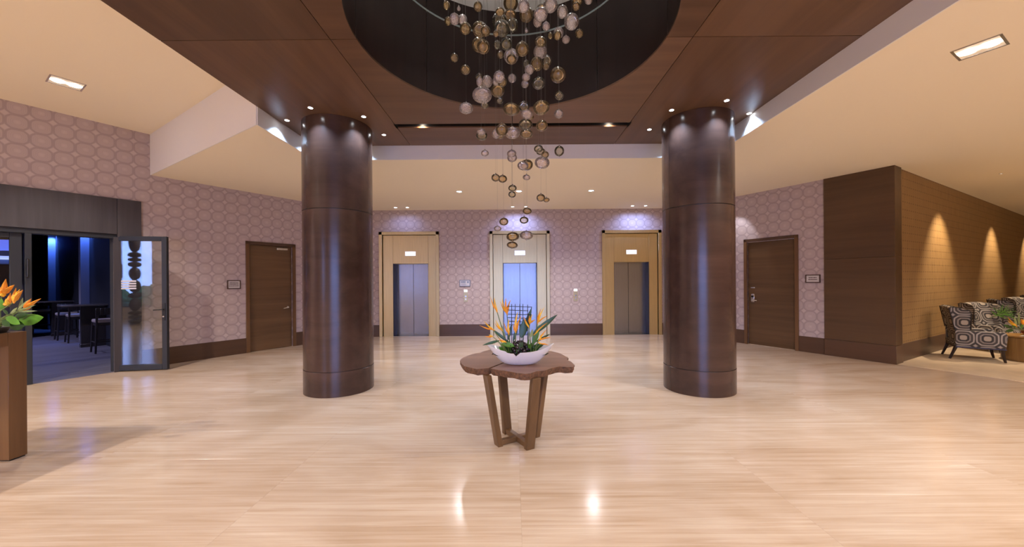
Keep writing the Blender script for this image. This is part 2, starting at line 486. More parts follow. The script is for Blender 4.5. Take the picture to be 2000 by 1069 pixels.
MB().box((-17, ny0 * SD + YS - SD / 2, -0.010), (-7.6, 5.0, -0.0005)).build('side_slab_field', M['floor'], floor, smooth=False)
MB().box((6.0, ny0 * SD + YS - SD / 2, -0.010), (20, 5.0, -0.0005)).build('side_slab_field', M['floor'], floor, smooth=False)
struct('floor_lounge', MB().box((-4.9, 0.0, -0.008), (14, 16, 0.003)), M['lounge_floor'], M=MR @ T(4.9 - 0.0, 0.02) if False else MR @ T(0, 0.02), label='cream matt stone floor of the armchair lounge')
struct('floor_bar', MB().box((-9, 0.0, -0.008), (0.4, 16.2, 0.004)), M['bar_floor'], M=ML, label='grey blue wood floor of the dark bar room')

# ---- walls -------------------------------------------------------
w = MB()
w.box((-16.2, 0, 0), (-4.2, .2, 4.7)); w.box((-4.2, 0, 2.50), (-.51, .2, 4.7)); w.box((-.51, 0, 0), (1.655, .2, 4.7))
w.box((1.655, 0, 2.50), (2.627, .2, 4.7)); w.box((2.627, 0, 0), (4.9, .2, 4.7))
struct('wall_left', w, M['wallpaper'], ML, 'mauve octagon ring wallpaper on the angled left wall', smooth=False)
w = MB()
w.box((-5.0, 0, 0), (-2.634, .2, 3.9)); w.box((-2.634, 0, 2.50), (-1.60, .2, 3.9)); w.box((-1.60, 0, 0), (-0.9, .2, 3.9))
struct('wall_right', w, M['wallpaper'], MR, 'mauve octagon ring wallpaper beside the right hand door', smooth=False)
w = MB()
EL = [(-3.92, -2.17), (-.69, 1.06), (2.59, 4.32)]
xs = [-4.9] + [q for e in EL for q in e] + [5.2]
for a, b in zip(xs[0::2], xs[1::2]): w.box((a, 0, 0), (b, .2, 3.9))
for a, b in EL: w.box((a, 0, 3.06), (b, .2, 3.9))
struct('wall_back', w, M['wallpaper'], T(0, YB), 'mauve octagon ring wallpaper on the elevator wall', smooth=False)
struct('wall_lounge', MB().box((0.31, 0, 0), (17, .2, 3.9)), M['gold_wall'], MG, 'gold brown stitched grasscloth wall behind the armchairs', smooth=False)

# pilaster panelling at the corner
pil = empty('wall_corner', MR); pil['kind'] = 'structure'; pil['label'] = 'walnut panelled corner pilaster between wallpaper and gold wall'; pil['category'] = 'wall'
MB().box((-1.053, -.035, BB + .003), (.035, .31, 2.0)).build('lower_panel', M['end_wood'], pil, bevel=.003)
MB().box((-1.053, -.035, 2.003), (.035, .31, 3.70)).build('upper_panel', M['end_wood'], pil, bevel=.003)
MB().box((-1.053, -.045, 0), (.045, .31, BB)).build('plinth', M['trim_wood'], pil, bevel=.003)

# baseboards
def base(name, spans, Mx, label):
    mb = MB()
    for a, b in spans: mb.box((a, -.018, 0.0), (b, 0.0, BB))
    struct(name, mb, M['trim_wood'], Mx, label, bevel=.002)
base('baseboard_left', [(-.15, 1.592), (2.70, 4.5)], ML, 'tall walnut baseboard along the left wallpapered wall')
base('baseboard_right', [(-4.7, -2.70), (-1.535, -1.053)], MR, 'tall walnut baseboard beside the right hand door')
base('baseboard_back', [(-4.7, -3.925), (-2.165, -.695), (1.065, 2.585), (4.325, 4.9)], T(0, YB), 'tall walnut baseboard between the elevators')
base('baseboard_lounge', [(.31, 16.8)], MG, 'tall walnut baseboard under the gold wall')

# unseen enclosure; outer walls and roof added so sky light cannot leak in
struct('wall_far_left', MB().box((-24, -6.5, 0), (-23.8, 17, 5.6)), M['bar_wall'], label='dark outer wall added beyond the bar to keep sky light out')
struct('wall_far_right', MB().box((23.8, -6.5, 0), (24, 17, 5.6)), M['facade'], label='plain outer wall added beyond the lounge to keep sky light out')
struct('wall_outer_back', MB().box((-24, 16.8, 0), (24, 17, 5.6)), M['facade'], label='outer wall added behind the elevators to keep sky light out')
w = MB()
ops = [(-15.4, -13.6, .5, 3.7), (-2.6, 2.6, 0.0, 3.1), (-8.6, -7.3, 1.0, 3.2)]  # last opening is added so the steel doors mirror cool daylight
w.box((-24, -6.7, 0), (-15.4, -6.5, 5.6)); w.box((-15.4, -6.7, 0), (-13.6, -6.5, .5)); w.box((-15.4, -6.7, 3.7), (-13.6, -6.5, 5.6))
w.box((-13.6, -6.7, 0), (-8.6, -6.5, 5.6)); w.box((-8.6, -6.7, 0), (-7.3, -6.5, 1.0)); w.box((-8.6, -6.7, 3.2), (-7.3, -6.5, 5.6)); w.box((-7.3, -6.7, 0), (-2.6, -6.5, 5.6)); w.box((-2.6, -6.7, 3.1), (2.6, -6.5, 5.6)); w.box((2.6, -6.7, 0), (24, -6.5, 5.6))
struct('wall_entrance', w, M['facade'], label='entrance wall with glass doors behind the viewer')
struct('roof', MB().box((-24, -6.7, 5.45), (24, 17, 5.6)), M['facade'], label='roof slab added unseen over the lobby to keep sky light out')  # added above the ceilings to stop sky light entering the cavity
for n, (a, b, z0, z1) in enumerate(ops, 1):
    wn = MB().box((a, -6.61, z0), (b, -6.60, z1)).build('window_%d' % n, M['win_glass'], smooth=False)
    tag(wn, ['tall side window seen mirrored in the glass door', 'glazed entrance doors behind the viewer', 'narrow window added left of the entrance doors for blue reflections'][n-1], 'window', kind='structure')
    fr = MB()
    k = 4 if n == 2 else 1
    for i in range(k + 1):
        x = a + (b - a) * i / k
        fr.box((x - .03, -6.66, z0), (x + .03, -6.55, z1))
    fr.box((a, -6.66, z0), (b, -6.55, z0 + .06)); fr.box((a, -6.66, z1 - .06), (b, -6.55, z1))
    fr.build('window_frame', M['charcoal'], wn)
struct('ground_outside', MB().box((-40, -40, -.25), (40, -6.7, -.05)), M['outdoor'], label='paving outside the entrance')

# ---- ceilings ----------------------------------------------------
XC = 3.38
YC1, YC0 = 6.45, 0.85
lp = [(XC, -6.5), (23.8, -6.5), (23.8, 16.8), (-6.2, 16.8), (-4.3, 11.6), (-7.139, 7.357), (-XC, 4.98), (-XC, YC1), (XC, YC1), (XC, YC0), (-XC, YC0), (-XC, -6.5)]
struct('ceiling', MB().prism(lp, HC, HC + .06), M['cream'], label='low cream painted ceiling', smooth=False)
hp = [(-XC + .02, -6.5), (-XC + .02, 5.2), (-7.10, 7.6), (-16.2, -6.5)]
struct('ceiling_high', MB().prism(hp, HH, HH + .06), M['cream'], label='higher cream ceiling over the left of the lobby', smooth=False)
def strip(p, q, z0, z1, t):
    p, q = Vector((*p, 0)), Vector((*q, 0)); d = (q - p).normalized(); nrm = Vector((-d.y, d.x, 0)) * t
    return MB().prism([p[:2], q[:2], (q + nrm)[:2], (p + nrm)[:2]], z0, z1)
struct('trim_1', strip((XC, YC0), (XC, YC1), HC - .0005, 4.2, .012), M['cream_fascia'], label='pale vertical fascia along the right of the wood canopy', fix=True)
struct('trim_2', strip((XC, YC1), (-XC, YC1), HC - .0005, 4.2, .012), M['cream_fascia'], label='pale vertical fascia at the back of the wood canopy', fix=True)
struct('trim_3', strip((-XC, YC1), (-XC, 4.98), HC - .0005, 4.2, .012), M['cream_fascia'], label='short pale fascia left of the wood canopy', fix=True)
struct('trim_4', strip((-XC, 4.98), (-7.139, 7.357), HC - .0005, 4.6, .012), M['cream_fascia'], label='pale drop face between low and high ceiling', fix=True)
struct('trim_5', strip((-XC, 4.98), (-XC, -6.5), HW + .015, 4.6, .04), M['cream_fascia'], label='pale upstand over the canopy left edge', fix=True)
struct('trim_6', strip((-XC, YC0), (XC, YC0), HC - .0005, 4.2, .012), M['cream_fascia'], label='pale fascia at the front of the wood canopy', fix=True)

# ---- wood canopy -------------------------------------------------
XO, YO, RO = 0.0, 3.61, 1.49
can = empty('ceiling_canopy'); tag(can, 'walnut veneer canopy ceiling with a round drum recess', 'ceiling', kind='structure')
G = 0.004
XS = 1.74
SL0, SL1 = 5.565, 5.70
def panel(poly, mat):
    c = sum((Vector((*p, 0)) for p in poly), Vector()) / len(poly)
    MB().prism([(p[0] - c.x, p[1] - c.y) for p in poly], 0, .02).build('ceiling_panel', mat, can, T(c.x, c.y, HW), smooth=False)
for s in (-1, 1):
    for y0, y1 in ((YC0, YO), (YO, YC1)):
        a, b = sorted((s * (XS + G), s * (XC - .008)))
        panel([(a, y0 + G), (b, y0 + G), (b, y1 - G), (a, y1 - G)], M['canopy'])
    # quarter panels cut by the circle
    for t, yend in ((1, SL0), (-1, YC0 + .0)):
        arc = []
        a0 = math.asin(G / RO)
        for k in range(25):
            a = a0 + (PI/2 - 2*a0) * k / 24
            arc.append((s * RO * math.cos(a), YO + t * RO * math.sin(a)))
        poly = arc + [(s * G, yend - t * G), (s * (XS - G), yend - t * G), (s * (XS - G), YO + t * G)]
        if s * t < 0: poly.reverse()
        panel(poly, M['canopy_x'])
    a, b = sorted((s * G, s * (XS - G)))
    panel([(a, SL1), (b, SL1), (b, YC1 - .008), (a, YC1 - .008)], M['canopy_x'])
ch = MB()
ch.box((-XS, SL0 - .02, HW + .02), (XS, SL0, HW + .16)); ch.box((-XS, SL1, HW + .02), (XS, SL1 + .02, HW + .16))
ch.box((-XS, SL0 - .02, HW + .16), (XS, SL1 + .02, HW + .18)); ch.box((-XS - .02, SL0 - .02, HW), (-XS, SL1 + .02, HW + .18)); ch.box((XS, SL0 - .02, HW), (XS + .02, SL1 + .02, HW + .18))
ch.build('light_slot', M['black'], can, smooth=False)
# drum recess of curved veneer panels
TOPZ = 5.25
NP = 8
for k in range(NP):
    a0, a1 = 2*PI*k/NP + PI/2 + .0012, 2*PI*(k+1)/NP + PI/2 - .0012
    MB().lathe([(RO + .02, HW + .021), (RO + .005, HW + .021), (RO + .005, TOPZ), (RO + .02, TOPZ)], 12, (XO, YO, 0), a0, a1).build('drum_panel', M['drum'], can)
for k in range(-2, 3):
    for q in range(-2, 3):
        MB().box((-.318, -.318, 0), (.318, .318, .02)).build('drum_ceiling_tile', M['white'], can, T(XO + q*.64, YO + k*.64, TOPZ), smooth=False)
MB().box((-1.62, -1.62, .02), (1.62, 1.62, .05)).build('drum_lid', M['black'], can, T(XO, YO, TOPZ), smooth=False)

# ---- columns -----------------------------------------------------
def column(cx, cy, label, a_seam):
    root = empty('column', loc=(cx, cy, 0)); tag(root, label, 'column', 'veneered lobby columns')
    r = 0.483
    for z0, z1, rr, nm in ((0, .347, r + .002, 'plinth'), (.353, 2.623, r, 'veneer_panel'), (2.632, HW, r, 'veneer_panel')):
        for h in range(2):
            a0, a1 = a_seam + h*PI + .004, a_seam + (h+1)*PI - .004
            MB().lathe([(rr - .02, z0), (rr - .002, z0), (rr, z0 + .002), (rr, z1 - .002), (rr - .002, z1), (rr - .02, z1)], 40, (0,0,0), a0, a1).build(nm, M['column'], root)
    MB().lathe([(r - .012, 0.0), (r - .012, HW)], 40).build('core', M['black'], root)
    return root
CL, CR = (-2.63, 5.67), (2.72, 5.55)
column(*CL, 'round dark walnut column left of the bowl table', math.radians(-8))
column(*CR, 'round dark walnut column right of the bowl table', math.radians(-165))

# ---- doors in the side walls ------------------------------------
def casing(root, x0, x1, top, wdt=.07):
    for a, b, z0, z1 in ((x0, x0 + wdt, 0, top), (x1 - wdt, x1, 0, top), (x0, x1, top - wdt, top)):
        MB().box((a, -.03, z0), (b, .07, z1)).build('casing', M['frame_wood'] if z0 == 0 else M['trim_wood'], root, bevel=.003)
d1 = empty('door_1', ML); tag(d1, 'walnut door with lever handle in the left wallpapered wall', 'door', kind='structure')
casing(d1, 1.592, 2.697, 2.56)
lf = MB().box((1.658, .045, .006), (2.624, .09, 2.485)).build('door_leaf', M['door_wood'], d1, bevel=.002)
h = MB(); h.tube([(2.53, .045, .985), (2.53, -.012, .985)], .011, 10); h.tube([(2.53, -.010, .985), (2.40, -.014, .965)], [.011, .009], 10); h.tube([(2.53, .046, .985), (2.53, .036, .985)], .028, 16)
h.build('lever_handle', M['chrome'], lf)
MB().box((2.27, .012, 2.40), (2.53, .048, 2.455)).build('door_closer', M['chrome'], lf, bevel=.006)
d2 = empty('door_2', MR); tag(d2, 'walnut door with card lock in the right wallpapered wall', 'door', kind='structure')
casing(d2, -2.704, -1.532, 2.58)
lf = MB().box((-2.631, .045, .006), (-1.603, .09, 2.495)).build('door_leaf', M['door_wood'], d2, bevel=.002)
MB().box((-2.57, .028, 1.04), (-2.49, .046, 1.24)).build('lock_plate', M['chrome'], lf, bevel=.008)
MB().box((-2.56, .022, 1.15), (-2.50, .030, 1.20)).build('card_reader', M['black'], lf, bevel=.004)
h = MB(); h.tube([(-2.53, .03, 1.085), (-2.53, -.02, 1.085)], .012, 10); h.tube([(-2.535, -.018, 1.085), (-2.40, -.022, 1.08)], .011, 10)
h.build('lever_handle', M['chrome'], lf)
MB().box((-2.57, .020, 1.375), (-2.47, .046, 1.405)).build('night_latch', M['chrome'], lf, bevel=.006)
MB().box((-2.38, .043, .30), (-1.70, .046, .31)).build('kick_line', M['frame_wood'], lf)

# ================================================================ elevators
def elevator(x0, x1, o0, o1, label):
    r = empty('elevator', T(0, YB)); tag(r, label, 'elevator', 'brass framed elevators')
    TOP, OP, cw = 3.06, 2.13, .09
    for a, b, z0, z1 in ((x0, x0 + cw, 0, TOP), (x1 - cw, x1, 0, TOP), (x0, x1, TOP - cw, TOP)):
        MB().box((a, -.04, z0), (b, .12, z1)).build('brass_casing', M['brass'], r, bevel=.004)
    MB().box((x0 + cw + .012, .03, 0), (o0 - .003, .34, TOP - cw - .012)).build('jamb_panel', M['brass'], r, bevel=.002)
    MB().box((o1 + .003, .03, 0), (x1 - cw - .012, .34, TOP - cw - .012)).build('jamb_panel', M['brass'], r, bevel=.002)
    MB().box((o0, .03, OP), (o1, .34, TOP - cw - .012)).build('header_panel', M['brass'], r, bevel=.002)
    MB().box((x0, .12, 0), (x1, .14, TOP)).build('shadow_gap', M['black'], r, smooth=False) if False else None
    for a, b in ((o0, o0 + .004), (o1 - .004, o1)):
        MB().box((a, .04, 0), (b, .34, OP)).build('reveal', M['dark_metal'], r, smooth=False)
    mid = (o0 + o1) / 2
    for a, b in ((o0, mid - .003), (mid + .003, o1)):
        MB().box((a + .0, .345, .005), (b, .38, OP + .05)).build('door_panel', M['steel'], r, bevel=.003)
    MB().box((o0, .02, -.002), (o1, .36, .006)).build('sill', M['steel'], r, smooth=False)
    MB().box((o0 - .05, .39, 0), (o1 + .05, .43, 3.06)).build('shaft_back', M['black'], r, smooth=False)
    ind = MB().box((mid - .15, .012, 2.36), (mid + .15, .03, 2.48)).build('indicator_light', M['indicator'], r, bevel=.004)
    MB().box((mid - .16, .020, 2.35), (mid + .16, .031, 2.49)).build('indicator_frame', M['chrome'], r, bevel=.003)
    return r
elevator(*EL[0], -3.53, -2.50, 'brass framed steel elevator, leftmost, next to the left column')
elevator(*EL[1], -.31, .69, 'brass framed steel elevator in the middle, behind the flower bowl')
elevator(*EL[2], 2.95, 3.97, 'brass framed steel elevator, rightmost, partly behind the right column')

def call_plate(x, label):
    r = empty('call_plate', T(x, YB, 1.18)); tag(r, label, 'call button', 'elevator call plates')
    MB().box((-.06, -.012, -.18), (.06, 0, .10)).build('brass_plate', M['brass'], r, bevel=.003)
    MB().box((-.05, -.014, .105), (.05, 0, .175)).build('lit_display', M['indicator'], r, bevel=.003)
    for z in (-.02, -.10):
        MB().tube([(0, 0, z), (0, -.018, z)], .022, 16).build('call_button', M['chrome'], r)
call_plate(-1.40, 'brass elevator call plate under the framed notice, left of the middle elevator')
call_plate(1.81, 'brass elevator call plate on the wall right of the middle elevator')

def sign(Mx, w, h, lines, label, blue=False):
    r = empty('wall_sign', Mx); tag(r, label, 'sign', 'small wall signs')
    t = .018
    for a, b in (((-w/2, -h/2), (-w/2 + t, h/2)), ((w/2 - t, -h/2), (w/2, h/2)), ((-w/2, -h/2), (w/2, -h/2 + t)), ((-w/2, h/2 - t), (w/2, h/2))):
        MB().box((a[0], -.03, a[1]), (b[0], 0, b[1])).build('sign_frame', M['sign_blue'] if blue else M['sign_frame'], r, bevel=.002)
    MB().box((-w/2 + t, -.022, -h/2 + t), (w/2 - t, 0, h/2 - t)).build('sign_face', M['sign_face'], r, smooth=False)
    for (x0, x1, z, hh) in lines:
        mb = MB(); x = x0
        rg = random.Random(int(abs(z) * 1000) + len(lines))
        while x < x1 - .004:
            n = rg.uniform(.012, .035); e = min(x + n, x1)
            mb.box((x, -.0235, z - hh/2), (e, -.0215, z + hh/2)); x = e + .005
        mb.build('lettering', M['sign_blue'] if blue else M['sign_text'], r, smooth=False)
sign(ML @ T(1.355, 0, 1.565), .255, .195, [(-.085,.085,.042,.018), (-.09,.09,.010,.018), (-.095,.095,-.030,.016)], 'framed silver door sign with three text lines beside the left door')
sign(MR @ T(-1.26, 0, 1.60), .27, .175, [(-.075,.075,.022,.018), (-.08,.08,-.018,.018)], 'framed silver door sign with two text lines beside the right door')
sign(T(-1.42, YB, 1.545), .315, .19, [(-.12,.03,.045,.03), (-.12,.03,.01,.025), (.065,.115,.03,.05), (-.12,.04,-.045,.02)], 'small framed notice on the wallpaper between left and middle elevators', True)
sign(T(-4.28, YB, 1.42), .16, .2, [(-.05,.05,.02,.02), (-.05,.05,-.02,.02)], 'narrow dark sign just right of the left column, on the elevator wall')

# ================================================================ lamps
def lamp(name, loc, label, group, P, angle, col, lens, r=.045, blend=0.6, aim=None, square=0, rot=0.0, soft=.03, cat='ceiling light', drop=.03):
    root = empty(name, Matrix.Translation(loc) @ Matrix.Rotation(rot, 4, 'Z')); tag(root, label, cat, group)
    if square:
        s = square
        for a, b in (((-s, -s), (s, -s + .018)), ((-s, s - .018), (s, s)), ((-s, -s + .018), (-s + .018, s - .018)), ((s - .018, -s + .018), (s, s - .018))):
            MB().box((a[0], a[1], -.006), (b[0], b[1], 0)).build('trim', M['chrome'], root)
        for q in (-.45, .45):
            MB().lathe([(.001, -.012), (s * .36, -.010), (s * .40, 0)], 20, (q * s, 0, 0)).build('lamp_lens', lens, root)
    else:
        MB().lathe([(r, 0), (r * 1.02, -.006), (r * 1.35, -.004), (r * 1.4, 0)], 24).build('trim', M['chrome'], root)
        MB().lathe([(.0005, -.005), (r, -.004), (r, 0)], 20).build('lamp_lens', lens, root)
    ld = bpy.data.lights.new(name + '_bulb', 'SPOT'); ld.energy = P; ld.color = col
    ld.spot_size = math.radians(angle); ld.spot_blend = blend; ld.shadow_soft_size = soft
    lo = bpy.data.objects.new('bulb', ld); COL.objects.link(lo); lo.parent = root; lo.location = (0, 0, -drop)
    if aim is not None:
        d = Matrix.Rotation(-rot, 3, 'Z') @ (Vector(aim) - Vector(loc) + Vector((0, 0, drop)))
        lo.rotation_euler = d.to_track_quat('-Z', 'Y').to_euler()
    return root

# cool pin spots ringing the columns
for (c, nm) in ((CL, 'left'), (CR, 'right')):
    for k in range(6):
        a = math.radians(-95 + 60 * k) if nm == 'left' else math.radians(-84 - 60 * k)
        p = (c[0] + .66 * math.cos(a), c[1] + .66 * math.sin(a), HW)
        if p[0] < -XC + .05 or p[0] > XC - .05: 
            p = (max(-XC + .09, min(XC - .09, p[0])), p[1], HW)
        words = ['nearest the viewer', 'towards the middle, front', 'towards the middle, back', 'at the far side', 'at the outer back', 'at the outer front'][k]
        lamp('pin_spot', p, 'cool pin spot in the canopy around the %s column, %s' % (nm, words), 'pin spots around the columns', P_RING, 115, (.50, .70, 1.0), M['lens_cool'], r=.028, blend=.9, soft=.012)
for x, wd in ((-1.37, 'left'), (1.47, 'right')):
    lamp('slot_lamp', (x, (SL0 + SL1) / 2, HW + .10), 'warm lamp set in the dark ceiling slot, %s one' % wd, 'slot lamps', P_SLOT, 120, (1, .72, .45), M['lens_warm'], r=.04, blend=.7)
for x, wd in ((-1.25, 'left of the hanging glass'), (.14, 'behind the hanging glass'), (1.82, 'right of the hanging glass')):
    lamp('downlight', (x, 8.75, HC), 'white downlight in the rear cream ceiling, %s' % wd, 'rear downlights', P_REAR, 130, NEUTRAL, M['lens_cool'], r=.055, soft=.055)
for x, wd, k in ((-3.30, 'left one over the left elevator', .3), (-2.97, 'right one over the left elevator', .3), (-.01, 'left one over the middle elevator', 1.2), (.36, 'right one over the middle elevator', 1.2), (3.36, 'left one over the right elevator', 1.2), (3.73, 'right one over the right elevator', 1.2)):
    lamp('wall_washer', (x, 10.58, HC), 'small cool wall washer, %s' % wd, 'elevator wall washers', P_WALL * k, 150, COOL, M['lens_cool'], r=.035, blend=1.0, aim=(x, YB - .1, 1.0), soft=.03)
lamp('wall_washer', (5.25, 9.2, HC), 'cool washer above the right hand wooden door', 'elevator wall washers', 50, 55, (.85,.88,1), M['lens_cool'], r=.03, blend=.5, aim=(5.62, 9.45, 2.4))
sq = .20
lamp('square_downlight', (-6.35, 5.36, HH), 'square twin downlight in the high left ceiling', 'square twin downlights', P_MAIN * .7, 105, WARM, M['lens_cool'], square=.17, rot=math.atan2(.845, .536), blend=.5, soft=.08)
lamp('square_downlight', (4.25, 3.42, HC), 'square twin downlight in the right cream ceiling', 'square twin downlights', P_MAIN, 150, WARM, M['lens_cool'], square=.15, rot=math.atan2(.8714, -.4906), blend=.5, soft=.08)
off = [(-6.3, 1.6, HH), (-6.3, -2.4, HH), (-10.0, 0.2, HH), (-10.5, -3.5, HH), (4.6, -.6, HC), (4.8, -4.2, HC), (8.0, 2.2, HC), (8.2, -1.6, HC), (12.0, 4.5, HC), (12.5, 0.0, HC), (0.0, -0.6, HC), (-1.8, -3.6, HC), (1.8, -3.6, HC)]  # unseen lamps added overhead to fill the front floor and ceilings
for i, p in enumerate(off):
    lamp('square_downlight', p, 'square twin downlight added as fill in the cream ceiling outside the view', 'added fill downlights out of view', P_MAIN * (.8 if p[2] == HC else 1.9), 150, WARM, M['lens_cool'], square=.15, blend=.5, soft=.08)
# lounge wall washers
for i, t in enumerate((2.7, 7.4, 12.1)):
    p = MG @ Vector((t, -.85, HC)); q = MG @ Vector((t, 0.0, 1.0))
    lamp('lounge_washer', p, 'warm washer over the gold wall, %s from the pilaster' % ('nearest', 'second', 'third')[i], 'warm washers along the gold wall', P_LOUNGE * 2.0, 74, (1, .80, .56), M['lens_dim'], r=.02, blend=.75, aim=q, soft=.015)
for t, v in ((3.0, -5.0), (7.0, -5.0), (11, -5.0)):  # added lounge fill, placed where the camera cannot see the fixtures
    lamp('lounge_fill_lamp', MG @ Vector((t, v, HC)), 'fill lamp added in the lounge ceiling out of view before the armchairs', 'added lounge fill lamps', 90, 90, (1,.88,.75), M['lens_warm'], r=.05)
# lamps at the top of the drum recess
for k in range(4):
    a = PI/4 + k*PI/2
    lamp('oculus_lamp', (XO + .8*math.cos(a), YO + .8*math.sin(a), TOPZ - .001), 'lamp in the white top of the round ceiling recess, %s' % ('back right', 'back left', 'front left', 'front right')[k], 'lamps inside the drum recess', P_OCULUS, 75, (1, .95, .92), M['lens_cool'], r=.05, blend=.6, soft=.05)

# ================================================================ bar front and bar room
hd = empty('trim_header', ML); tag(hd, 'smoked oak fascia over the bar entrance', 'trim', kind='structure')
MB().box((-4.4, -.05, 2.50), (-.472, 0, 3.15)).build('fascia_board', M['header'], hd, bevel=.003)
MB().box((-.468, -.05, 2.45), (-.15, 0, 3.15)).build('fascia_board', M['header'], hd, bevel=.003)
MB().box((-4.4, -.02, 2.42), (-.472, .16, 2.50)).build('head_rail', M['charcoal'], hd, bevel=.004)
MB().box((-.515, -.035, 0), (-.15, 0, 2.447)).build('jamb_board', M['header'], hd, bevel=.003)
# fixed glass screen left of the opening
sc = empty('glass_screen', ML); tag(sc, 'fixed glass screen with charcoal frame left of the bar opening', 'glass screen')
for a, b in ((-1.64, -1.52), (-4.2, -4.12)):
    MB().box((a, .03, 0), (b, .11, 2.42)).build('stile', M['charcoal'], sc, bevel=.004)
for a, b in ((0, .10), (2.34, 2.42)):
    MB().box((-4.12, .03, a), (-1.64, .11, b)).build('rail', M['charcoal'], sc, bevel=.004)
MB().box((-4.12, .065, .10), (-1.64, .075, 2.34)).build('glass_pane', M['glass'], sc, smooth=False)
MB().box((-1.50, -.03, 0), (-1.43, .16, 2.42)).build('door_post', M['charcoal'], sc, bevel=.004)
h = MB(); h.tube([(-1.475, -.03, 1.72), (-1.475, -.085, 1.72), (-1.475, -.085, 2.0), (-1.475, -.03, 2.0)], .014, 8)
h.build('pull_handle', M['black'], sc)

# open glass door, hinged at the opening
H0, H1 = Vector((-7.33, 6.857, 0)), Vector((-6.42, 6.99, 0))
dv = (H1 - H0); W = dv.length
MD = frame(H0.x, H0.y, math.atan2(dv.y, dv.x))
gd = empty('door_3', MD); tag(gd, 'open glass door with charcoal frame at the bar entrance', 'door', kind='structure')
gd['kind'] = 'structure'
ft = .085
for a, b, z0, z1, nm in ((0, ft, .012, 2.47, 'stile'), (W - ft, W, .012, 2.47, 'stile'), (ft, W - ft, .012, .012 + .10, 'rail'), (ft, W - ft, 2.47 - ft, 2.47, 'rail')):
    MB().box((a, -.03, z0), (b, .03, z1)).build(nm, M['charcoal'], gd, bevel=.005)
pane = MB().box((ft, -.006, .112), (W - ft, .006, 2.47 - ft)).build('glass_pane', M['glass'], gd, smooth=False)
st = MB()
for z in (1.50, 1.545, 1.59, 1.635): st.box((ft + .06, -.008, z), (ft + .32, -.0065, z + .028))
st.build('frosted_sticker', M['sign_face'], pane, smooth=False)
h = MB(); h.tube([(W - .05, -.03, 1.12), (W - .05, -.075, 1.12)], .012, 10); h.tube([(W - .05, -.072, 1.12), (W - .19, -.076, 1.115)], .010, 10)
h.box((W - .075, -.038, .92), (W - .025, -.03, 1.24))
h.build('lever_handle', M['black'], gd)
MB().tube([(W - .05, -.03, .99), (W - .05, -.046, .99)], .014, 14).build('lock_cylinder', M['chrome'], gd)

# bar room shell
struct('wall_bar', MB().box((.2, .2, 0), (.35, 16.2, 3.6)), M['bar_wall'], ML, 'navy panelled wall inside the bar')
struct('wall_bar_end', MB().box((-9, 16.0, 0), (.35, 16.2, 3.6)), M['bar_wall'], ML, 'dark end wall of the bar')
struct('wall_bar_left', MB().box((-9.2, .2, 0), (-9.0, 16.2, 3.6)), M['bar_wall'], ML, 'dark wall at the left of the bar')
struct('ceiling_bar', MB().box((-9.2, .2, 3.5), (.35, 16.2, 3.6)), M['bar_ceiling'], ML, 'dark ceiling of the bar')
def pilaster(v, label, P):
    r = empty('lit_pilaster', ML @ T(0, v)); tag(r, label, 'pilaster', 'blue lit pilasters in the bar')
    MB().box((.03, 0, 0), (.2, .25, 3.5)).build('pilaster_face', M['bar_face'], r, bevel=.003)
    MB().box((.04, -.30, 3.46), (.16, -.10, 3.50)).build('blue_lamp', emitter('blue lamp', (.12, .3, 1), 4), r, bevel=.004)
    ld = bpy.data.lights.new('blue_bulb', 'SPOT'); ld.energy = P; ld.color = (.08, .22, 1.0); ld.spot_size = math.radians(75); ld.spot_blend = .8; ld.shadow_soft_size = .03
    lo = bpy.data.objects.new('bulb', ld); COL.objects.link(lo); lo.parent = r; lo.location = (.10, -.22, 3.44)
    lo.rotation_euler = Vector((.03, .22, -.85)).to_track_quat('-Z', 'Y').to_euler()
pilaster(6.2, 'blue lit pilaster in the bar, nearer one behind the glass door', 200)
pilaster(11.2, 'blue lit pilaster deeper in the bar', 280)
def bar_table(v, u0, label, L=.62):
    r = empty('bar_table', ML @ T(u0, v)); tag(r, label, 'bar table', 'high bar tables')
    MB().box((-L, -.32, 1.05), (.2 - u0, .32, 1.09)).build('table_top', M['bar_top'], r, bevel=.006)
    MB().box((-.28, -.07, 0.03), (.2 - u0, .07, 1.05)).build('pedestal', M['stool_wood'], r, bevel=.004)
    MB().box((-.29, -.08, 0), (.2 - u0, .08, .09)).build('plinth', M['stool_wood'], r, bevel=.004)
bar_table(4.55, 0.05, 'dark high bar table nearest the bar opening')
bar_table(8.5, 0.05, 'dark high bar table deeper in the bar', .75)
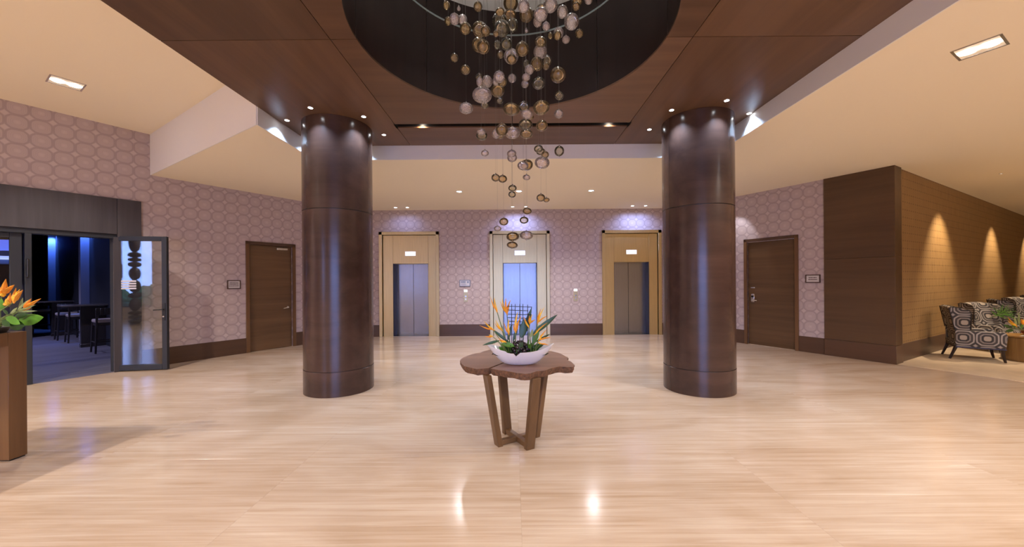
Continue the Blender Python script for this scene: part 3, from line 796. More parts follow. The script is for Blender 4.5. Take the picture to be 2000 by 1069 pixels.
def stool_meshes():
    seat = MB().box((-.21, -.20, .70), (.21, .20, .78)).mesh('seat', M['stool_seat'], bevel=.025, segs=3)
    back = MB().grid(lambda s, t: Vector((-.21 + .42 * s, .20 + .05 * t + .03 * (1 - (2*s-1)**2), .80 + .24 * t)), 8, 2)
    bm_ = MB()
    for k in range(2): pass
    back = MB()
    for k in range(6):
        x0, x1 = -.21 + .07 * k, -.21 + .07 * (k + 1)
        back.box((x0, .185 + .02 * math.sin(PI * (k + .5) / 6), .88), (x1, .215 + .02 * math.sin(PI * (k + .5) / 6), 1.04))
    back = back.mesh('backrest', M['stool_wood'], bevel=.006)
    legs = []
    for sx in (-1, 1):
        for sy in (-1, 1):
            top = .90 if sy > 0 else .70
            p = [Vector((sx * .215, sy * .215, 0)), Vector((sx * .185, sy * .18, .70))]
            if sy > 0: p.append(Vector((sx * .19, .20, 1.0)))
            legs.append(MB().tube(p, [.018, .024] + ([.018] if sy > 0 else []), 6).mesh('leg', M['stool_wood']))
    st = MB()
    for a, b in (((-.205, -.205), (.205, -.205)), ((-.205, .205), (.205, .205)), ((-.205, -.205), (-.205, .205)), ((.205, -.205), (.205, .205))):
        st.tube([(a[0], a[1], .26), (b[0], b[1], .26)], .012, 6)
    apron = MB().box((-.19, -.18, .63), (.19, .18, .705)).mesh('apron', M['stool_wood'], bevel=.004)
    return seat, back, legs, st.mesh('footrest', M['stool_wood']), apron
STOOL = stool_meshes()
def stool(loc, rz, label):
    r = empty('bar_stool', T(loc[0], loc[1], .004) @ Matrix.Rotation(rz, 4, 'Z')); tag(r, label, 'bar stool', 'bar stools')
    link('seat', STOOL[0], r); link('backrest', STOOL[1], r); link('footrest', STOOL[3], r); link('apron', STOOL[4], r)
    for l in STOOL[2]: link('leg', l, r)
ang = math.atan2(.845, .536)
def at_bar(u, v): 
    q = ML @ Vector((u, v, 0)); return (q.x, q.y)
stool(at_bar(-.04, 3.10), ang + PI, 'leather bar stool nearest the open glass door')
stool(at_bar(-.04, 6.05), ang + PI, 'leather bar stool right behind the nearer bar table')
stool(at_bar(-.10, 7.05), ang + PI, 'leather bar stool before the deeper bar table')
stool(at_bar(-.25, 9.9), ang, 'leather bar stool at the far end of the deeper bar table')
# screen on the bar wall seen through the fixed glass
pT = world_at(2, 492, 10.5)
tv = empty('television', Matrix.Translation((pT.x, pT.y, pT.z)) @ Matrix.Rotation(math.radians(35), 4, 'Z')); tag(tv, 'wall television showing a blue picture, far left in the bar', 'television')
MB().box((-.87, 0, -.36), (.37, .06, .36)).build('housing', M['black'], tv, bevel=.008)
def screen_mat():
    m, nt, b = new_mat('television picture')
    tc = nt.nodes.new('ShaderNodeTexCoord'); sp = nt.nodes.new('ShaderNodeSeparateXYZ'); nt.links.new(tc.outputs['Object'], sp.inputs[0])
    z = mth(nt, 'ADD', mth(nt, 'MULTIPLY', sp.outputs['Z'], 1.4), 0.5)
    col = ramp(nt, z, [(0.0, (.01,.02,.10)), (0.18, (.02,.05,.25)), (0.22, (.5,.6,1.0)), (0.45, (.12,.18,.9)), (1.0, (.10,.14,.75))])
    ex = mth(nt, 'ADD', mth(nt, 'POWER', mth(nt, 'DIVIDE', mth(nt, 'ADD', sp.outputs['X'], -.1), .36), 2), mth(nt, 'POWER', mth(nt, 'DIVIDE', mth(nt, 'ADD', sp.outputs['Z'], .04), .075), 2))
    ship = mth(nt, 'LESS_THAN', ex, 1.0)
    mx = nt.nodes.new('ShaderNodeMix'); mx.data_type = 'RGBA'
    nt.links.new(ship, mx.inputs[0]); nt.links.new(col, mx.inputs[6]); mx.inputs[7].default_value = (.005, .01, .05, 1)
    nt.links.new(mx.outputs[2], b.inputs['Emission Color']); b.inputs['Emission Strength'].default_value = 1.3
    b.inputs['Base Color'].default_value = (.01, .01, .01, 1)
    return m
MB().box((-.85, -.004, -.34), (.35, 0, .34)).build('screen', screen_mat(), tv, smooth=False)
pS = MLi @ pT
br = MB().tube([(0, .05, 0), (0, .25, 0), (0, .25, 3.5 - pT.z)], .025, 8).build('ceiling_bracket', M['black'], tv)
# panel behind the television
struct('wall_bar_niche', MB().box((-3.0, 0, 0), (.55, .1, 3.5)), M['header'], Matrix.Translation((pT.x, pT.y, 0)) @ Matrix.Rotation(math.radians(35), 4, 'Z') @ T(-.3, .6), 'mauve panel behind the television in the bar')
# dim bar lamps
for i, (u, v) in enumerate(((-2.2, 3.0), (-2.5, 7.0), (-4.5, 5.0))):
    q = ML @ Vector((u, v, 3.5))
    lamp('bar_downlight', q, 'dim violet downlight in the bar ceiling, %s' % ('near the opening', 'deep in the room', 'to the far left')[i], 'bar downlights', 380, 130, (.62, .60, 1.0), M['lens_cool'], r=.03, blend=.8)

# ================================================================ table, bowl and flowers
def crop(x, y, ox, oy, s): return (ox + x / s, oy + y / s)
def ccw(poly):
    a = sum(poly[i][0]*poly[(i+1) % len(poly)][1] - poly[(i+1) % len(poly)][0]*poly[i][1] for i in range(len(poly)))
    return poly if a > 0 else poly[::-1]
ZT, TH = 0.76, 0.062
out = [(62,462),(66,480),(84,503),(120,512),(165,522),(205,519),(238,516),(340,478),(345,481),(254,518),(300,528),(340,532),(385,540),(420,548),(470,552),(505,549),(545,536),(598,531),(640,516),(690,506),(735,510),(778,508),(784,495),(765,478),(737,462),(742,448),(720,437),(690,421),(650,412),(600,404),(560,395),(500,390),(430,388),(360,392),(300,396),(248,400),(212,408),(188,420),(150,424),(112,436),(84,447)]
world_out = [on_plane(*crop(x, y, 880, 560, 3.238), ZT) for x, y in out]
TC = Vector((.015, 3.82, 0))
rt = empty('live_edge_table', loc=TC); tag(rt, 'live edge wood slab table on four splayed legs under the hanging glass', 'table')
poly = [((p - TC).x, (p - TC).y) for p in world_out]
def smooth_poly(poly, notch):
    o = []
    n = len(poly)
    rg = random.Random(4)
    for i in range(n):
        a, b = Vector(poly[i]), Vector(poly[(i+1) % n])
        o.append(a)
        if i in notch: continue
        k = max(1, int((b - a).length / .03))
        nrm = Vector((-(b-a).y, (b-a).x)).normalized()
        for q in range(1, k):
            o.append(a.lerp(b, q / k) + nrm * rg.uniform(-.004, .004))
    return [tuple(v) for v in o]
poly = smooth_poly(poly, (6, 7, 8))
n = len(poly)
rg = random.Random(9)
def shrink(p, f, z):
    return (p[0] * f, p[1] * f, z)
topv = [(p[0], p[1], ZT) for p in poly]
mid = [shrink(p, 1.008 + rg.uniform(-.006, .008), ZT - .02 + rg.uniform(-.006, .006)) for p in poly]
low = [shrink(p, .975 + rg.uniform(-.012, .006), ZT - TH + rg.uniform(-.004, .006)) for p in poly]
sl = MB(); sl.add(topv, [tuple(range(n))] if ccw(poly) is poly else [tuple(reversed(range(n)))])
sl.build('slab_top', M['slab'], rt, fix=True)
be = MB(); fs = []
for L0, L1 in ((0, 1), (1, 2)):
    for i in range(n):
        j = (i + 1) % n
        fs.append((L0*n+i, L0*n+j, L1*n+j, L1*n+i))
fs.append(tuple(range(2*n, 3*n)))
be.add(topv + mid + low, fs).build('bark_edge', M['bark'], rt, fix=True, angle=60)
ra = math.radians(-15)
Rb = Matrix.Rotation(ra, 3, 'Z')
bc = Vector((.015, -.05, 0))
for k in range(4):
    a = PI/4 + k * PI/2
    d = Rb @ Vector((math.cos(a), math.sin(a), 0)); s = Vector((-d.y, d.x, 0))
    f0, f1 = bc + d * .215, bc + d * .335 + Vector((0, 0, ZT - TH + .004))
    w2, t2 = .045, .026
    vs = []
    for c in (f0, f1):
        for q, r_ in ((-1, -1), (1, -1), (1, 1), (-1, 1)):
            vs.append(c + s * (w2 * q) + d * (t2 * r_))
    MB().add(vs, [(3,2,1,0),(4,5,6,7),(0,1,5,4),(1,2,6,5),(2,3,7,6),(3,0,4,7)]).build('leg', M['leg_wood'], rt, bevel=.003)
for k in range(2):
    a = PI/4 + k * PI/2 + ra
    e = .20
    zt = .052 + .002 * k
    MB().box((-e, -.028, .004), (e, .028, zt)).build('base_beam', M['leg_wood'], rt, Matrix.Translation(bc) @ Matrix.Rotation(a, 4, 'Z'), bevel=.003)

# boat shaped bowl
BC = Vector((.062, 3.80, ZT))
bowl = empty('boat_bowl', loc=BC); tag(bowl, 'white boat shaped bowl with notched rim on the slab table', 'bowl')
def rim_h(a):
    c = math.cos(a); s_ = math.sin(a)
    h = .142 + .066 * abs(c) ** 2.2
    if s_ < 0:
        q = (c + .12) / .10
        h -= .040 * max(0, 1 - abs(q))
        if -.42 < c < -.22: h -= .012
    return h
def bowl_pt(a, t, off=0.0):
    bx, by, rx, ry = .125, .055, .342, .155
    e = t ** .62
    x = (bx + (rx - bx) * e - off) * math.cos(a); y = (by + (ry - by) * e - off * .9) * math.sin(a) * abs(math.sin(a)) ** (.55 * t)
    return Vector((x, y, off * (1 - t) + rim_h(a) * t))
mb = MB()
NA, NT = 96, 14
mb.grid(lambda s, t: bowl_pt(2*PI*s, t), NA, NT, True)
mb.grid(lambda s, t: bowl_pt(2*PI*s, 1 - t, .009), NA, NT, True)
k0 = NA * NT; k1 = NA * (NT + 1)
for i in range(NA):
    i2 = (i + 1) % NA
    mb.f.append((k0 + i, k0 + i2, k1 + i2, k1 + i))
mb.f.append(tuple(reversed(range(NA))))
mb.build('bowl_shell', M['bowl'], bowl, fix=True, angle=50)
mo = MB().grid(lambda s, t: Vector((bowl_pt(2*PI*s, .70, .010).x * t, bowl_pt(2*PI*s, .70, .010).y * t, .102 + .035 * (1 - t*t) + .006 * math.sin(s*60) * t)), 48, 5, True)
mo.build('moss_filling', M['soil'], bowl)

def leaf_mesh(name, base, tip, width, mat, bend=.0, parent=None, side=None, fold=.15):
    base, tip = Vector(base), Vector(tip); d = tip - base; L = d.length
    d.normalize()
    sd = Vector(side) if side is not None else d.cross(Vector((0, 1, 0)))
    if sd.length < 1e-3: sd = Vector((1, 0, 0))
    sd = (sd - d * sd.dot(d)).normalized(); up = sd.cross(d)
    mb = MB()
    NL = 9
    prof = [max(.02, math.sin(PI * min(1, (i / NL) ** .8)) ** .8) if 0 < i < NL else .03 for i in range(NL + 1)]
    for th in (0, 1):
        pass
    vs = []; fs = []
    for i in range(NL + 1):
        t = i / NL
        c = base + d * (L * t) + up * (bend * L * (t * t - t * .2)) + Vector((0, 0, -abs(bend) * L * .3 * t * t))
        w_ = width * .5 * prof[i]
        vs += [c - sd * w_ + up * (fold * w_), c - up * .001, c + sd * w_ + up * (fold * w_), c + up * .0015]
    for i in range(NL):
        a, b = i*4, (i+1)*4
        fs += [(a, a+1, b+1, b), (a+1, a+2, b+2, b+1), (a+3, a, b, b+3), (a+2, a+3, b+3, b+2)]
    mb.add(vs, fs)
    return mb.build(name, mat, parent, angle=70)

def heliconia(base, anchor, tips, label, group, mat_seq, parent_name='heliconia_stem', w=.016):
    base, anchor = Vector(base), Vector(anchor)
    r = empty(parent_name, loc=base); tag(r, label, 'flower', group)
    a = anchor - base
    midp = a * .5 + Vector((0, 0, .02))
    MB().tube([(0,0,0), midp, a], [.0045, .004, .004], 6).build('stalk', M['stem'], r)
    for i, tp in enumerate(tips):
        b = Vector(tp) - base
        d = b - a; L = d.length
        sag = d.cross(Vector((0, 1, 0))).normalized() * L * .05
        st = a + d * (.04 * i)
        pts = [st - d * .10, st + d * .12, st + d * .35 + sag, st + d * .65 + sag * .8, b]
        MB().tube(pts, [.005, w * .62, w * .72, w * .45, .0015], 6, flat=.7).build('bract', M[mat_seq[i % len(mat_seq)]], r)
    return r

def c9(x, y, Y): return world_at(*crop(x, y, 920, 570, 7.128), Y)
rf = random.Random(21)
HEL = [
 ((520,690),(360,275),[(268,70),(325,85)], 'tall orange heliconia leaning left, highest flower in the white bowl', 3.84),
 ((545,690),(500,310),[(405,135),(432,105),(486,92),(552,115)], 'orange heliconia with four upright bracts left of the black trellis', 3.88),
 ((510,720),(310,530),[(115,468),(180,408),(235,470)], 'yellow orange heliconia reaching furthest left in the white bowl', 3.74),
 ((540,720),(430,540),[(325,435),(345,398)], 'small orange heliconia between the leftmost and the tall flower', 3.80),
 ((560,720),(525,590),[(455,425),(530,378)], 'orange heliconia low in front of the trellis left side', 3.76),
 ((620,720),(622,560),[(590,460),(648,285),(705,330)], 'orange heliconia in the middle of the white bowl', 3.74),
 ((840,720),(800,490),[(733,345),(765,410)], 'orange heliconia crossing in front of the big dark leaf', 3.72),
 ((780,700),(818,440),[(815,335),(852,318),(893,390)], 'small orange heliconia right of the big dark leaf', 3.84),
 ((850,720),(928,430),[(975,235),(1022,215),(1065,335)], 'orange heliconia with tall bracts at the right of the white bowl', 3.80),
 ((870,730),(890,590),[(1065,430),(1005,480)], 'orange heliconia pointing right below the single green leaf', 3.76),
 ((880,740),(950,670),[(1055,525),(1010,590),(1115,640)], 'orange heliconia spreading low over the bowl right end', 3.72),
 ((890,760),(975,725),[(1085,748),(930,700)], 'orange heliconia lying on the right rim of the bowl', 3.70),
 ((540,760),(480,700),[(380,650),(400,690)], 'orange heliconia lying on the left rim of the bowl', 3.70),
 ((540,740),(300,625),[(195,622),(250,600)], 'dull orange heliconia drooping left below the leftmost flower', 3.70),
]
for b, a, tps, lab, Y in HEL:
    pb = c9(b[0], 760, Y); pb = Vector((max(BC.x - .13, min(BC.x + .13, pb.x)), max(3.74, min(3.86, Y)), ZT + .10))
    heliconia(pb, c9(*a, Y), [c9(*t, Y + rf.uniform(-.03, .03)) for t in tps], lab, 'heliconia flowers in the white bowl', ['orange', 'yellow', 'orange'])
LV = [
 ((850,600),(1205,315),.055,'leaf','broad green leaf pointing up right from the white bowl',3.83,.02),
 ((720,640),(845,215),.055,'leaf','tall dark leaf behind the heliconias with squared tip',3.90,.02),
 ((700,650),(745,370),.07,'leaf','broad dark leaf in the middle of the white bowl',3.80,.0),
 ((500,690),(300,520),.03,'leaf','narrow dark leaf arching left under the leftmost flower',3.76,-.06),
 ((400,680),(160,742),.028,'leaf','grey green leaf drooping at the left of the bowl',3.72,-.05),
 ((430,720),(620,760),.05,'leaf_bright','short green leaf lying in the bowl front',3.70,.0),
 ((720,700),(625,862),.055,'leaf','green leaf filling the rim notch of the bowl',3.68,.0),
 ((900,700),(1105,585),.025,'leaf','slim dark leaf at the right low side of the bowl',3.78,.04),
 ((860,740),(950,460),.06,'leaf_bright','bright green sheath leaf at right of the berries',3.82,.02),
 ((860,780),(1010,740),.05,'leaf','dark leaf along the right inner rim of the bowl',3.74,.0),
 ((510,680),(560,460),.03,'leaf','dark slim leaf in front of the trellis',3.84,.0),
 ((580,700),(655,480),.03,'leaf','dark slim leaf left of the broad dark leaf',3.80,.0),
 ((480,690),(430,470),.022,'leaf_pale','pale slim leaf beside the tall left stalk',3.80,.0),
 ((830,640),(860,520),.03,'leaf_pale','pale bent leaf right of the berries',3.72,.0)]
for b, t, w_, mt, lab, Y, bend in LV:
    p0, p1 = c9(*b, Y), c9(*t, Y + .02)
    root = Vector((max(BC.x - .14, min(BC.x + .14, p0.x)), max(3.735, min(3.865, Y)), ZT + .10))
    r = empty('leaf_stem', loc=root); tag(r, lab, 'leaf', 'leaves in the white bowl')
    MB().tube([(0,0,0), (p0 - root) * .5 + Vector((0,0,.005)), p0 - root + (p1 - p0) * .15], [.004, .0035, .002], 5).build('stalk', M['stem'], r)
    leaf_mesh('leaf_blade', p0 - root, p1 - root, w_, M[mt], bend, r)
rd = random.Random(31)
WD = ['far left', 'left', 'left of middle', 'left middle', 'middle', 'right middle', 'right of middle', 'right', 'far right']
for k in range(18):
    f = k % 9
    x = BC.x - .18 + .045 * f + rd.uniform(-.01, .01)
    y = 3.80 + (-.035 if k < 9 else .045) + rd.uniform(-.01, .01)
    root = Vector((BC.x + (x - BC.x) * .62, 3.80 + (y - 3.80) * .6, ZT + .11))
    p1 = Vector((x + (x - BC.x) * .15, y + (-.05 if k < 9 else .05), ZT + rd.uniform(.17, .24)))
    r = empty('leaf_stem', loc=root); tag(r, 'short dark green filler leaf, %s of the bowl, %s row' % (WD[f], 'front' if k < 9 else 'back'), 'leaf', 'filler leaves in the white bowl')
    leaf_mesh('leaf_blade', Vector((0, 0, 0)), p1 - root, rd.uniform(.03, .05), M['leaf'] if k % 3 else M['leaf_bright'], rd.uniform(-.1, .1), r)
# berries
bm_ = MB().lathe([(0.0004, -.021), (.012, -.018), (.020, -.006), (.020, .006), (.013, .017), (.004, .021), (.0004, .021)], 12)
bme = bm_.mesh('berry', M['berry'])
br = empty('berry_cluster', loc=(c9(690, 700, 3.74).x, 3.76, ZT + .11)); tag(br, 'cluster of glossy black purple berries in the middle of the white bowl', 'berries')
rb = random.Random(3)
pts = []
for k in range(400):
    x, y, z = rb.uniform(-.085, .085), rb.uniform(-.07, .045), rb.uniform(0, .125)
    if (x/.09)**2 + (y/.08)**2 + ((z - .05)/.08)**2 > 1: continue
    if any((Vector((x,y,z)) - q).length < .032 for q in pts): continue
    pts.append(Vector((x, y, z)))
for p in pts:
    link('berry', bme, br, Matrix.Translation(p) @ Matrix.Rotation(rb.uniform(0, 3), 4, 'X') @ Matrix.Scale(rb.uniform(.8, 1.1), 4))
MB().tube([(0,0,-.02), (0,0,.03)], .02, 6).build('stalk', M['stem'], br)
# trellis
g0, g1 = c9(505, 170, 3.90), c9(850, 545, 3.90)
tr = empty('black_trellis', loc=((g0.x + g1.x)/2, 3.885, ZT + .10)); tag(tr, 'black lattice grid of thin rods standing among the flowers', 'trellis')
hz_ = []
for k, x in enumerate((565, 615, 678, 722, 788)):
    p, q = c9(x, 172 + (k == 4) * 10, 3.885), c9(x - 2, 560, 3.885)
    o = tr.location
    MB().tube([q - o - Vector((0, 0, max(0, q.z - (ZT + .10)))), p - o], .0035, 6).build('upright_rod', M['black'], tr)
for k, y in enumerate((203, 255, 312, 360, 412, 460)):
    p, q = c9(505, y, 3.880), c9(850 if k in (0, 2) else 800, y + (12 if k != 5 else 4), 3.880)
    MB().tube([p - tr.location, q - tr.location], .0035, 6).build('cross_rod', M['black'], tr)

# ================================================================ hanging glass
ZD, RD = 4.80, 1.30
dk = empty('glass_disc', loc=(XO, YO, ZD)); tag(dk, 'round clear glass disc inside the ceiling recess carrying the bubbles', 'glass disc')
MB().lathe([(.001, 0), (RD, 0)], 64).build('disc_pane', M['disc_glass'], dk)
MB().lathe([(RD, -.001), (RD + .006, -.001), (RD + .006, .018), (RD, .018), (RD, -.001)], 96).build('disc_rim', M['disc_edge'], dk)
for k in range(4):
    a = PI/4 + k*PI/2
    MB().tube([(1.1*math.cos(a), 1.1*math.sin(a), 0), (1.1*math.cos(a), 1.1*math.sin(a), TOPZ - ZD)], .008, 8).build('hanger_rod', M['wire'], dk)
A = [(88,42,28,28,'a'),(182,68,15,15,'p'),(330,50,35,34,'a'),(585,25,58,56,'a'),(685,45,45,45,'p'),(890,35,55,55,'p'),(1100,8,40,30,'a'),(1090,50,30,28,'a'),(985,90,43,46,'p'),(1185,5,30,26,'p'),
(100,165,28,30,'a'),(150,150,40,40,'p'),(213,150,35,36,'p'),(500,90,35,25,'a'),(582,112,45,32,'a'),(705,118,52,54,'a'),(820,75,45,34,'a'),(815,112,55,45,'p'),(792,168,37,38,'p'),(858,205,32,30,'p'),(1055,170,58,58,'p'),
(235,220,44,42,'a'),(345,230,58,55,'a'),(390,240,38,36,'a'),(500,165,60,58,'g'),(515,220,60,58,'g'),(600,195,42,50,'g'),(470,260,22,22,'a'),(890,278,20,24,'a'),(955,255,42,36,'p'),(945,275,32,32,'a'),(1012,308,30,28,'p'),(1115,260,32,30,'a'),(705,240,14,14,'p'),
(340,350,54,52,'a'),(372,362,52,48,'a'),(480,348,30,30,'g'),(550,340,45,46,'g'),(672,378,50,54,'a'),(815,325,47,34,'a'),(812,400,52,52,'p'),(505,425,26,26,'a'),(588,440,56,56,'p'),(590,458,38,34,'a'),(148,445,32,30,'a'),(705,495,28,28,'g'),(785,495,50,50,'a'),(862,470,38,42,'g'),(858,515,26,26,'a'),(725,542,38,34,'p'),
(235,542,38,32,'a'),(340,600,30,28,'g'),(345,635,28,34,'p'),(400,632,46,42,'p'),(495,595,44,44,'p'),(470,630,28,32,'p'),(517,632,38,34,'a'),(595,608,32,32,'p'),(702,597,32,28,'p'),(695,652,30,28,'p'),(800,645,52,44,'g'),(950,577,60,58,'a'),
(362,732,74,60,'p'),(483,702,52,44,'a'),(500,778,28,24,'g'),(383,815,30,24,'g'),(960,742,34,30,'g'),
(240,836,54,42,'p'),(590,845,66,46,'a'),(685,825,46,38,'g'),(820,835,64,52,'a'),(708,885,46,32,'p'),(735,905,30,18,'a'),(955,882,36,32,'p'),(700,965,52,38,'g'),(825,972,48,38,'a'),
(355,1020,36,24,'p'),(358,1050,44,34,'g'),(515,1005,50,46,'a'),(470,1035,32,36,'p'),(505,1045,34,26,'a'),(600,1030,58,44,'p'),(705,1035,50,34,'a')]
B = [(385,275,30,22,'p'),(592,278,38,26,'p'),(595,310,38,32,'p'),(798,240,35,26,'g'),(815,262,35,26,'g'),(850,287,32,26,'a'),(960,258,40,38,'g'),
(706,366,52,38,'a'),(680,372,45,32,'p'),(828,348,60,42,'p'),(468,465,34,28,'a'),(522,474,35,28,'a'),(706,462,30,20,'p'),(598,545,34,22,'g'),(594,594,30,24,'g'),(818,620,36,28,'a'),(860,637,26,16,'a'),(712,722,36,24,'a'),(688,793,36,26,'g'),(530,805,36,28,'a'),(483,858,30,20,'p'),(600,920,50,34,'a'),(705,910,52,34,'p'),(595,985,44,26,'a')]
bub = [(850 + x/3.96, y/3.96, rx/3.96, ry/3.96, c) for x, y, rx, ry, c in A] + [(850 + x/3.96, 230 + y/3.96, rx/3.96, ry/3.96, c) for x, y, rx, ry, c in B]
# blown glass forms, unit radius
def globe(kind, mat):
    rg = random.Random(kind)
    prof = []
    N = 14
    for i in range(N + 1):
        t = -PI/2 + PI * i / N
        prof.append((max(.002, math.cos(t)), math.sin(t)))
    if kind == 1:
        prof = [(.002, -1.12), (.06, -1.08), (.09, -1.0)] + prof[2:]
    if kind == 2:
        prof = prof[:-2] + [(.10, 1.02), (.07, 1.14), (.002, 1.16)]
    mb = MB().lathe(prof, 24)
    me = mb.mesh('glass_globe', mat, angle=80)
    ph = [rg.uniform(0, 6) for _ in range(4)]
    for v in me.vertices:
        f = 1 + .035 * math.sin(2 * v.co.x + ph[0]) * math.cos(2 * v.co.y + ph[1]) + .03 * math.sin(2.4 * v.co.z + ph[2])
        v.co *= f
    return me
GL = {(c, k): globe(k, M[{'a': 'bub_amber', 'p': 'bub_pink', 'g': 'bub_grey'}[c]]) for c in 'apg' for k in range(3)}
cap_me = MB().lathe([(.002, .012), (.006, .010), (.006, -.004), (.002, -.006)], 8).mesh('cap', M['wire'])
cord_me = MB().tube([(0,0,0), (0,0,1)], .00045, 4, caps=False).mesh('cord', M['wire'])
rg = random.Random(77)
placed = []
recs = []
for px, py, rx, ry, c in bub:
    spread = .10 + .62 * max(0, min(1, (460 - py) / 460.0))
    best = None
    for tr_ in range(60):
        Y = YO + rg.uniform(-spread, spread)
        p = world_at(px, py, Y); R = max(rx, ry) / F_PX * Y
        if p.z + R > ZD - .05: continue
        gap = min([(p - q).length - R - r_ for q, r_ in placed] + [1])
        if best is None or gap > best[0]: best = (gap, p, Y)
        if gap > .004: break
    if best is None:
        Y = YO - .3; best = (0, world_at(px, py, Y), Y)
    _, p, Y = best
    placed.append((p, max(rx, ry) / F_PX * Y * .98))
    recs.append((px, py, rx / F_PX * Y, ry / F_PX * Y, c, p))
# one description for each bubble: colour, size, zone, rank
def zone(px, py):
    v = ('near the glass disc' if py < 75 else 'before the dark drum, upper part' if py < 145 else 'before the dark drum, lower part' if py < 205 else 'before the ceiling slot' if py < 272 else 'before the pale fascia' if py < 312 else 'before the rear cream ceiling' if py < 404 else 'before the elevator wall')
    h_ = 'left side' if px < 960 else 'right side' if px > 1045 else 'centre'
    return v, h_
CN = {'a': 'amber', 'p': 'milky blush', 'g': 'smoky grey'}
buckets = {}
for i, (px, py, a, b, c, p) in enumerate(recs):
    sz = 'large' if max(a, b) > .068 else 'small' if max(a, b) < .042 else 'medium'
    buckets.setdefault((sz, c) + zone(px, py), []).append(i)
lab = {}
ORD = ['highest', 'second highest', 'third highest', 'fourth highest', 'fifth highest', 'sixth highest', 'seventh highest']
for (sz, c, v, h_), ids in buckets.items():
    ids.sort(key=lambda i: recs[i][1])
    for k, i in enumerate(ids):
        lab[i] = '%s %s glass bubble %s, %s%s' % (sz, CN[c], v, h_, '' if len(ids) == 1 else ', ' + ORD[k])
for i, (px, py, a, b, c, p) in enumerate(recs):
    r = empty('glass_bubble', loc=p); tag(r, lab[i], 'glass bubble', 'blown glass bubbles hanging over the table')
    kind = rg.randrange(3) if py < 280 else 1
    tilt = Matrix.Rotation(rg.uniform(-.15, .15), 4, 'X') @ Matrix.Rotation(rg.uniform(-.15, .15), 4, 'Y') @ Matrix.Rotation(rg.uniform(0, 6), 4, 'Z')
    link('glass_globe', GL[(c, kind)], r, tilt @ Matrix.Diagonal((a, a, b, 1)))
    link('cap', cap_me, r, T(0, 0, b))
    link('cord', cord_me, r, T(0, 0, b) @ Matrix.Diagonal((1, 1, max(.02, ZD - p.z - b), 1)))

# ================================================================ console with flowers, far left
cs = empty('console_table', loc=(-5.05, 3.03, 0)); tag(cs, 'tall walnut console table at the left edge of the picture', 'console table')
hx, hy, Hc, lw, ap = .48, .50, 1.165, .13, .12
for sx in (-1, 1):
    for sy in (-1, 1):
        x0, y0 = sx * hx, sy * hy
        MB().box((min(x0, x0 - sx*lw), min(y0, y0 - sy*lw), .012), (max(x0, x0 - sx*lw), max(y0, y0 - sy*lw), Hc - .001)).build('leg', M['console'], cs, bevel=.002)
        MB().box((min(x0 - sx*.01, x0 - sx*(lw-.01)), min(y0 - sy*.01, y0 - sy*(lw-.01)), 0), (max(x0 - sx*.01, x0 - sx*(lw-.01)), max(y0 - sy*.01, y0 - sy*(lw-.01)), .012)).build('foot', M['black'], cs)
for sy in (-1, 1):
    y0 = sy * hy
    MB().box((-hx + lw + .002, min(y0, y0 - sy*.04), Hc - ap), (hx - lw - .002, max(y0, y0 - sy*.04), Hc - .001)).build('apron', M['console'], cs, bevel=.002)
for sx in (-1, 1):
    x0 = sx * hx
    MB().box((min(x0, x0 - sx*.04), -hy + lw + .002, Hc - ap), (max(x0, x0 - sx*.04), hy - lw - .002, Hc - .001)).build('apron', M['console'], cs, bevel=.002)
MB().box((-hx + .041, -hy + .041, Hc - .03), (hx - .041, hy - .041, Hc)).build('table_top', M['console'], cs, bevel=.001)
# dark tray planter on it
PC = Vector((-4.765, 3.34, Hc + .002))
tray = empty('tray_planter', loc=PC); tag(tray, 'low black tray planter on the walnut console', 'planter')
mb = MB()
mb.lathe([(.001, 0), (.16, 0), (.185, .05), (.175, .05), (.155, .012), (.001, .012)], 32)
mb.build('tray', M['black'], tray)
MB().lathe([(.172, .040), (.08, .058), (.001, .062)], 28).build('moss_filling', M['soil'], tray)
def c7(x, y, Y): return world_at(*crop(x, y, 0, 530, 7.64), Y)
def basep(q): return PC + Vector((q, 0, .055))
HL = [
 ((50,370),[(-10,230),(30,330)],'orange heliconia at the very left edge on the console'),
 ((70,340),[(88,115),(105,180),(215,205)],'tallest orange heliconia on the console'),
 ((130,510),[(160,320),(90,410),(60,470)],'orange heliconia low under the tallest one on the console'),
 ((210,460),[(240,250),(295,270),(342,280)],'orange heliconia with three bracts right of the tallest on the console'),
 ((370,565),[(465,410),(440,470)],'small orange heliconia right of the pale leaves on the console'),
 ((375,575),[(612,408),(520,480)],'long yellow heliconia pointing right from the console planter')]
for i, (a, tps, lb) in enumerate(HL):
    Y = 3.38
    heliconia(basep(-.04 + .03 * i), c7(*a, Y), [c7(*t, Y + rf.uniform(-.03, .03)) for t in tps], lb, 'heliconia flowers on the console', ['orange', 'yellow', 'orange'], w=.029)
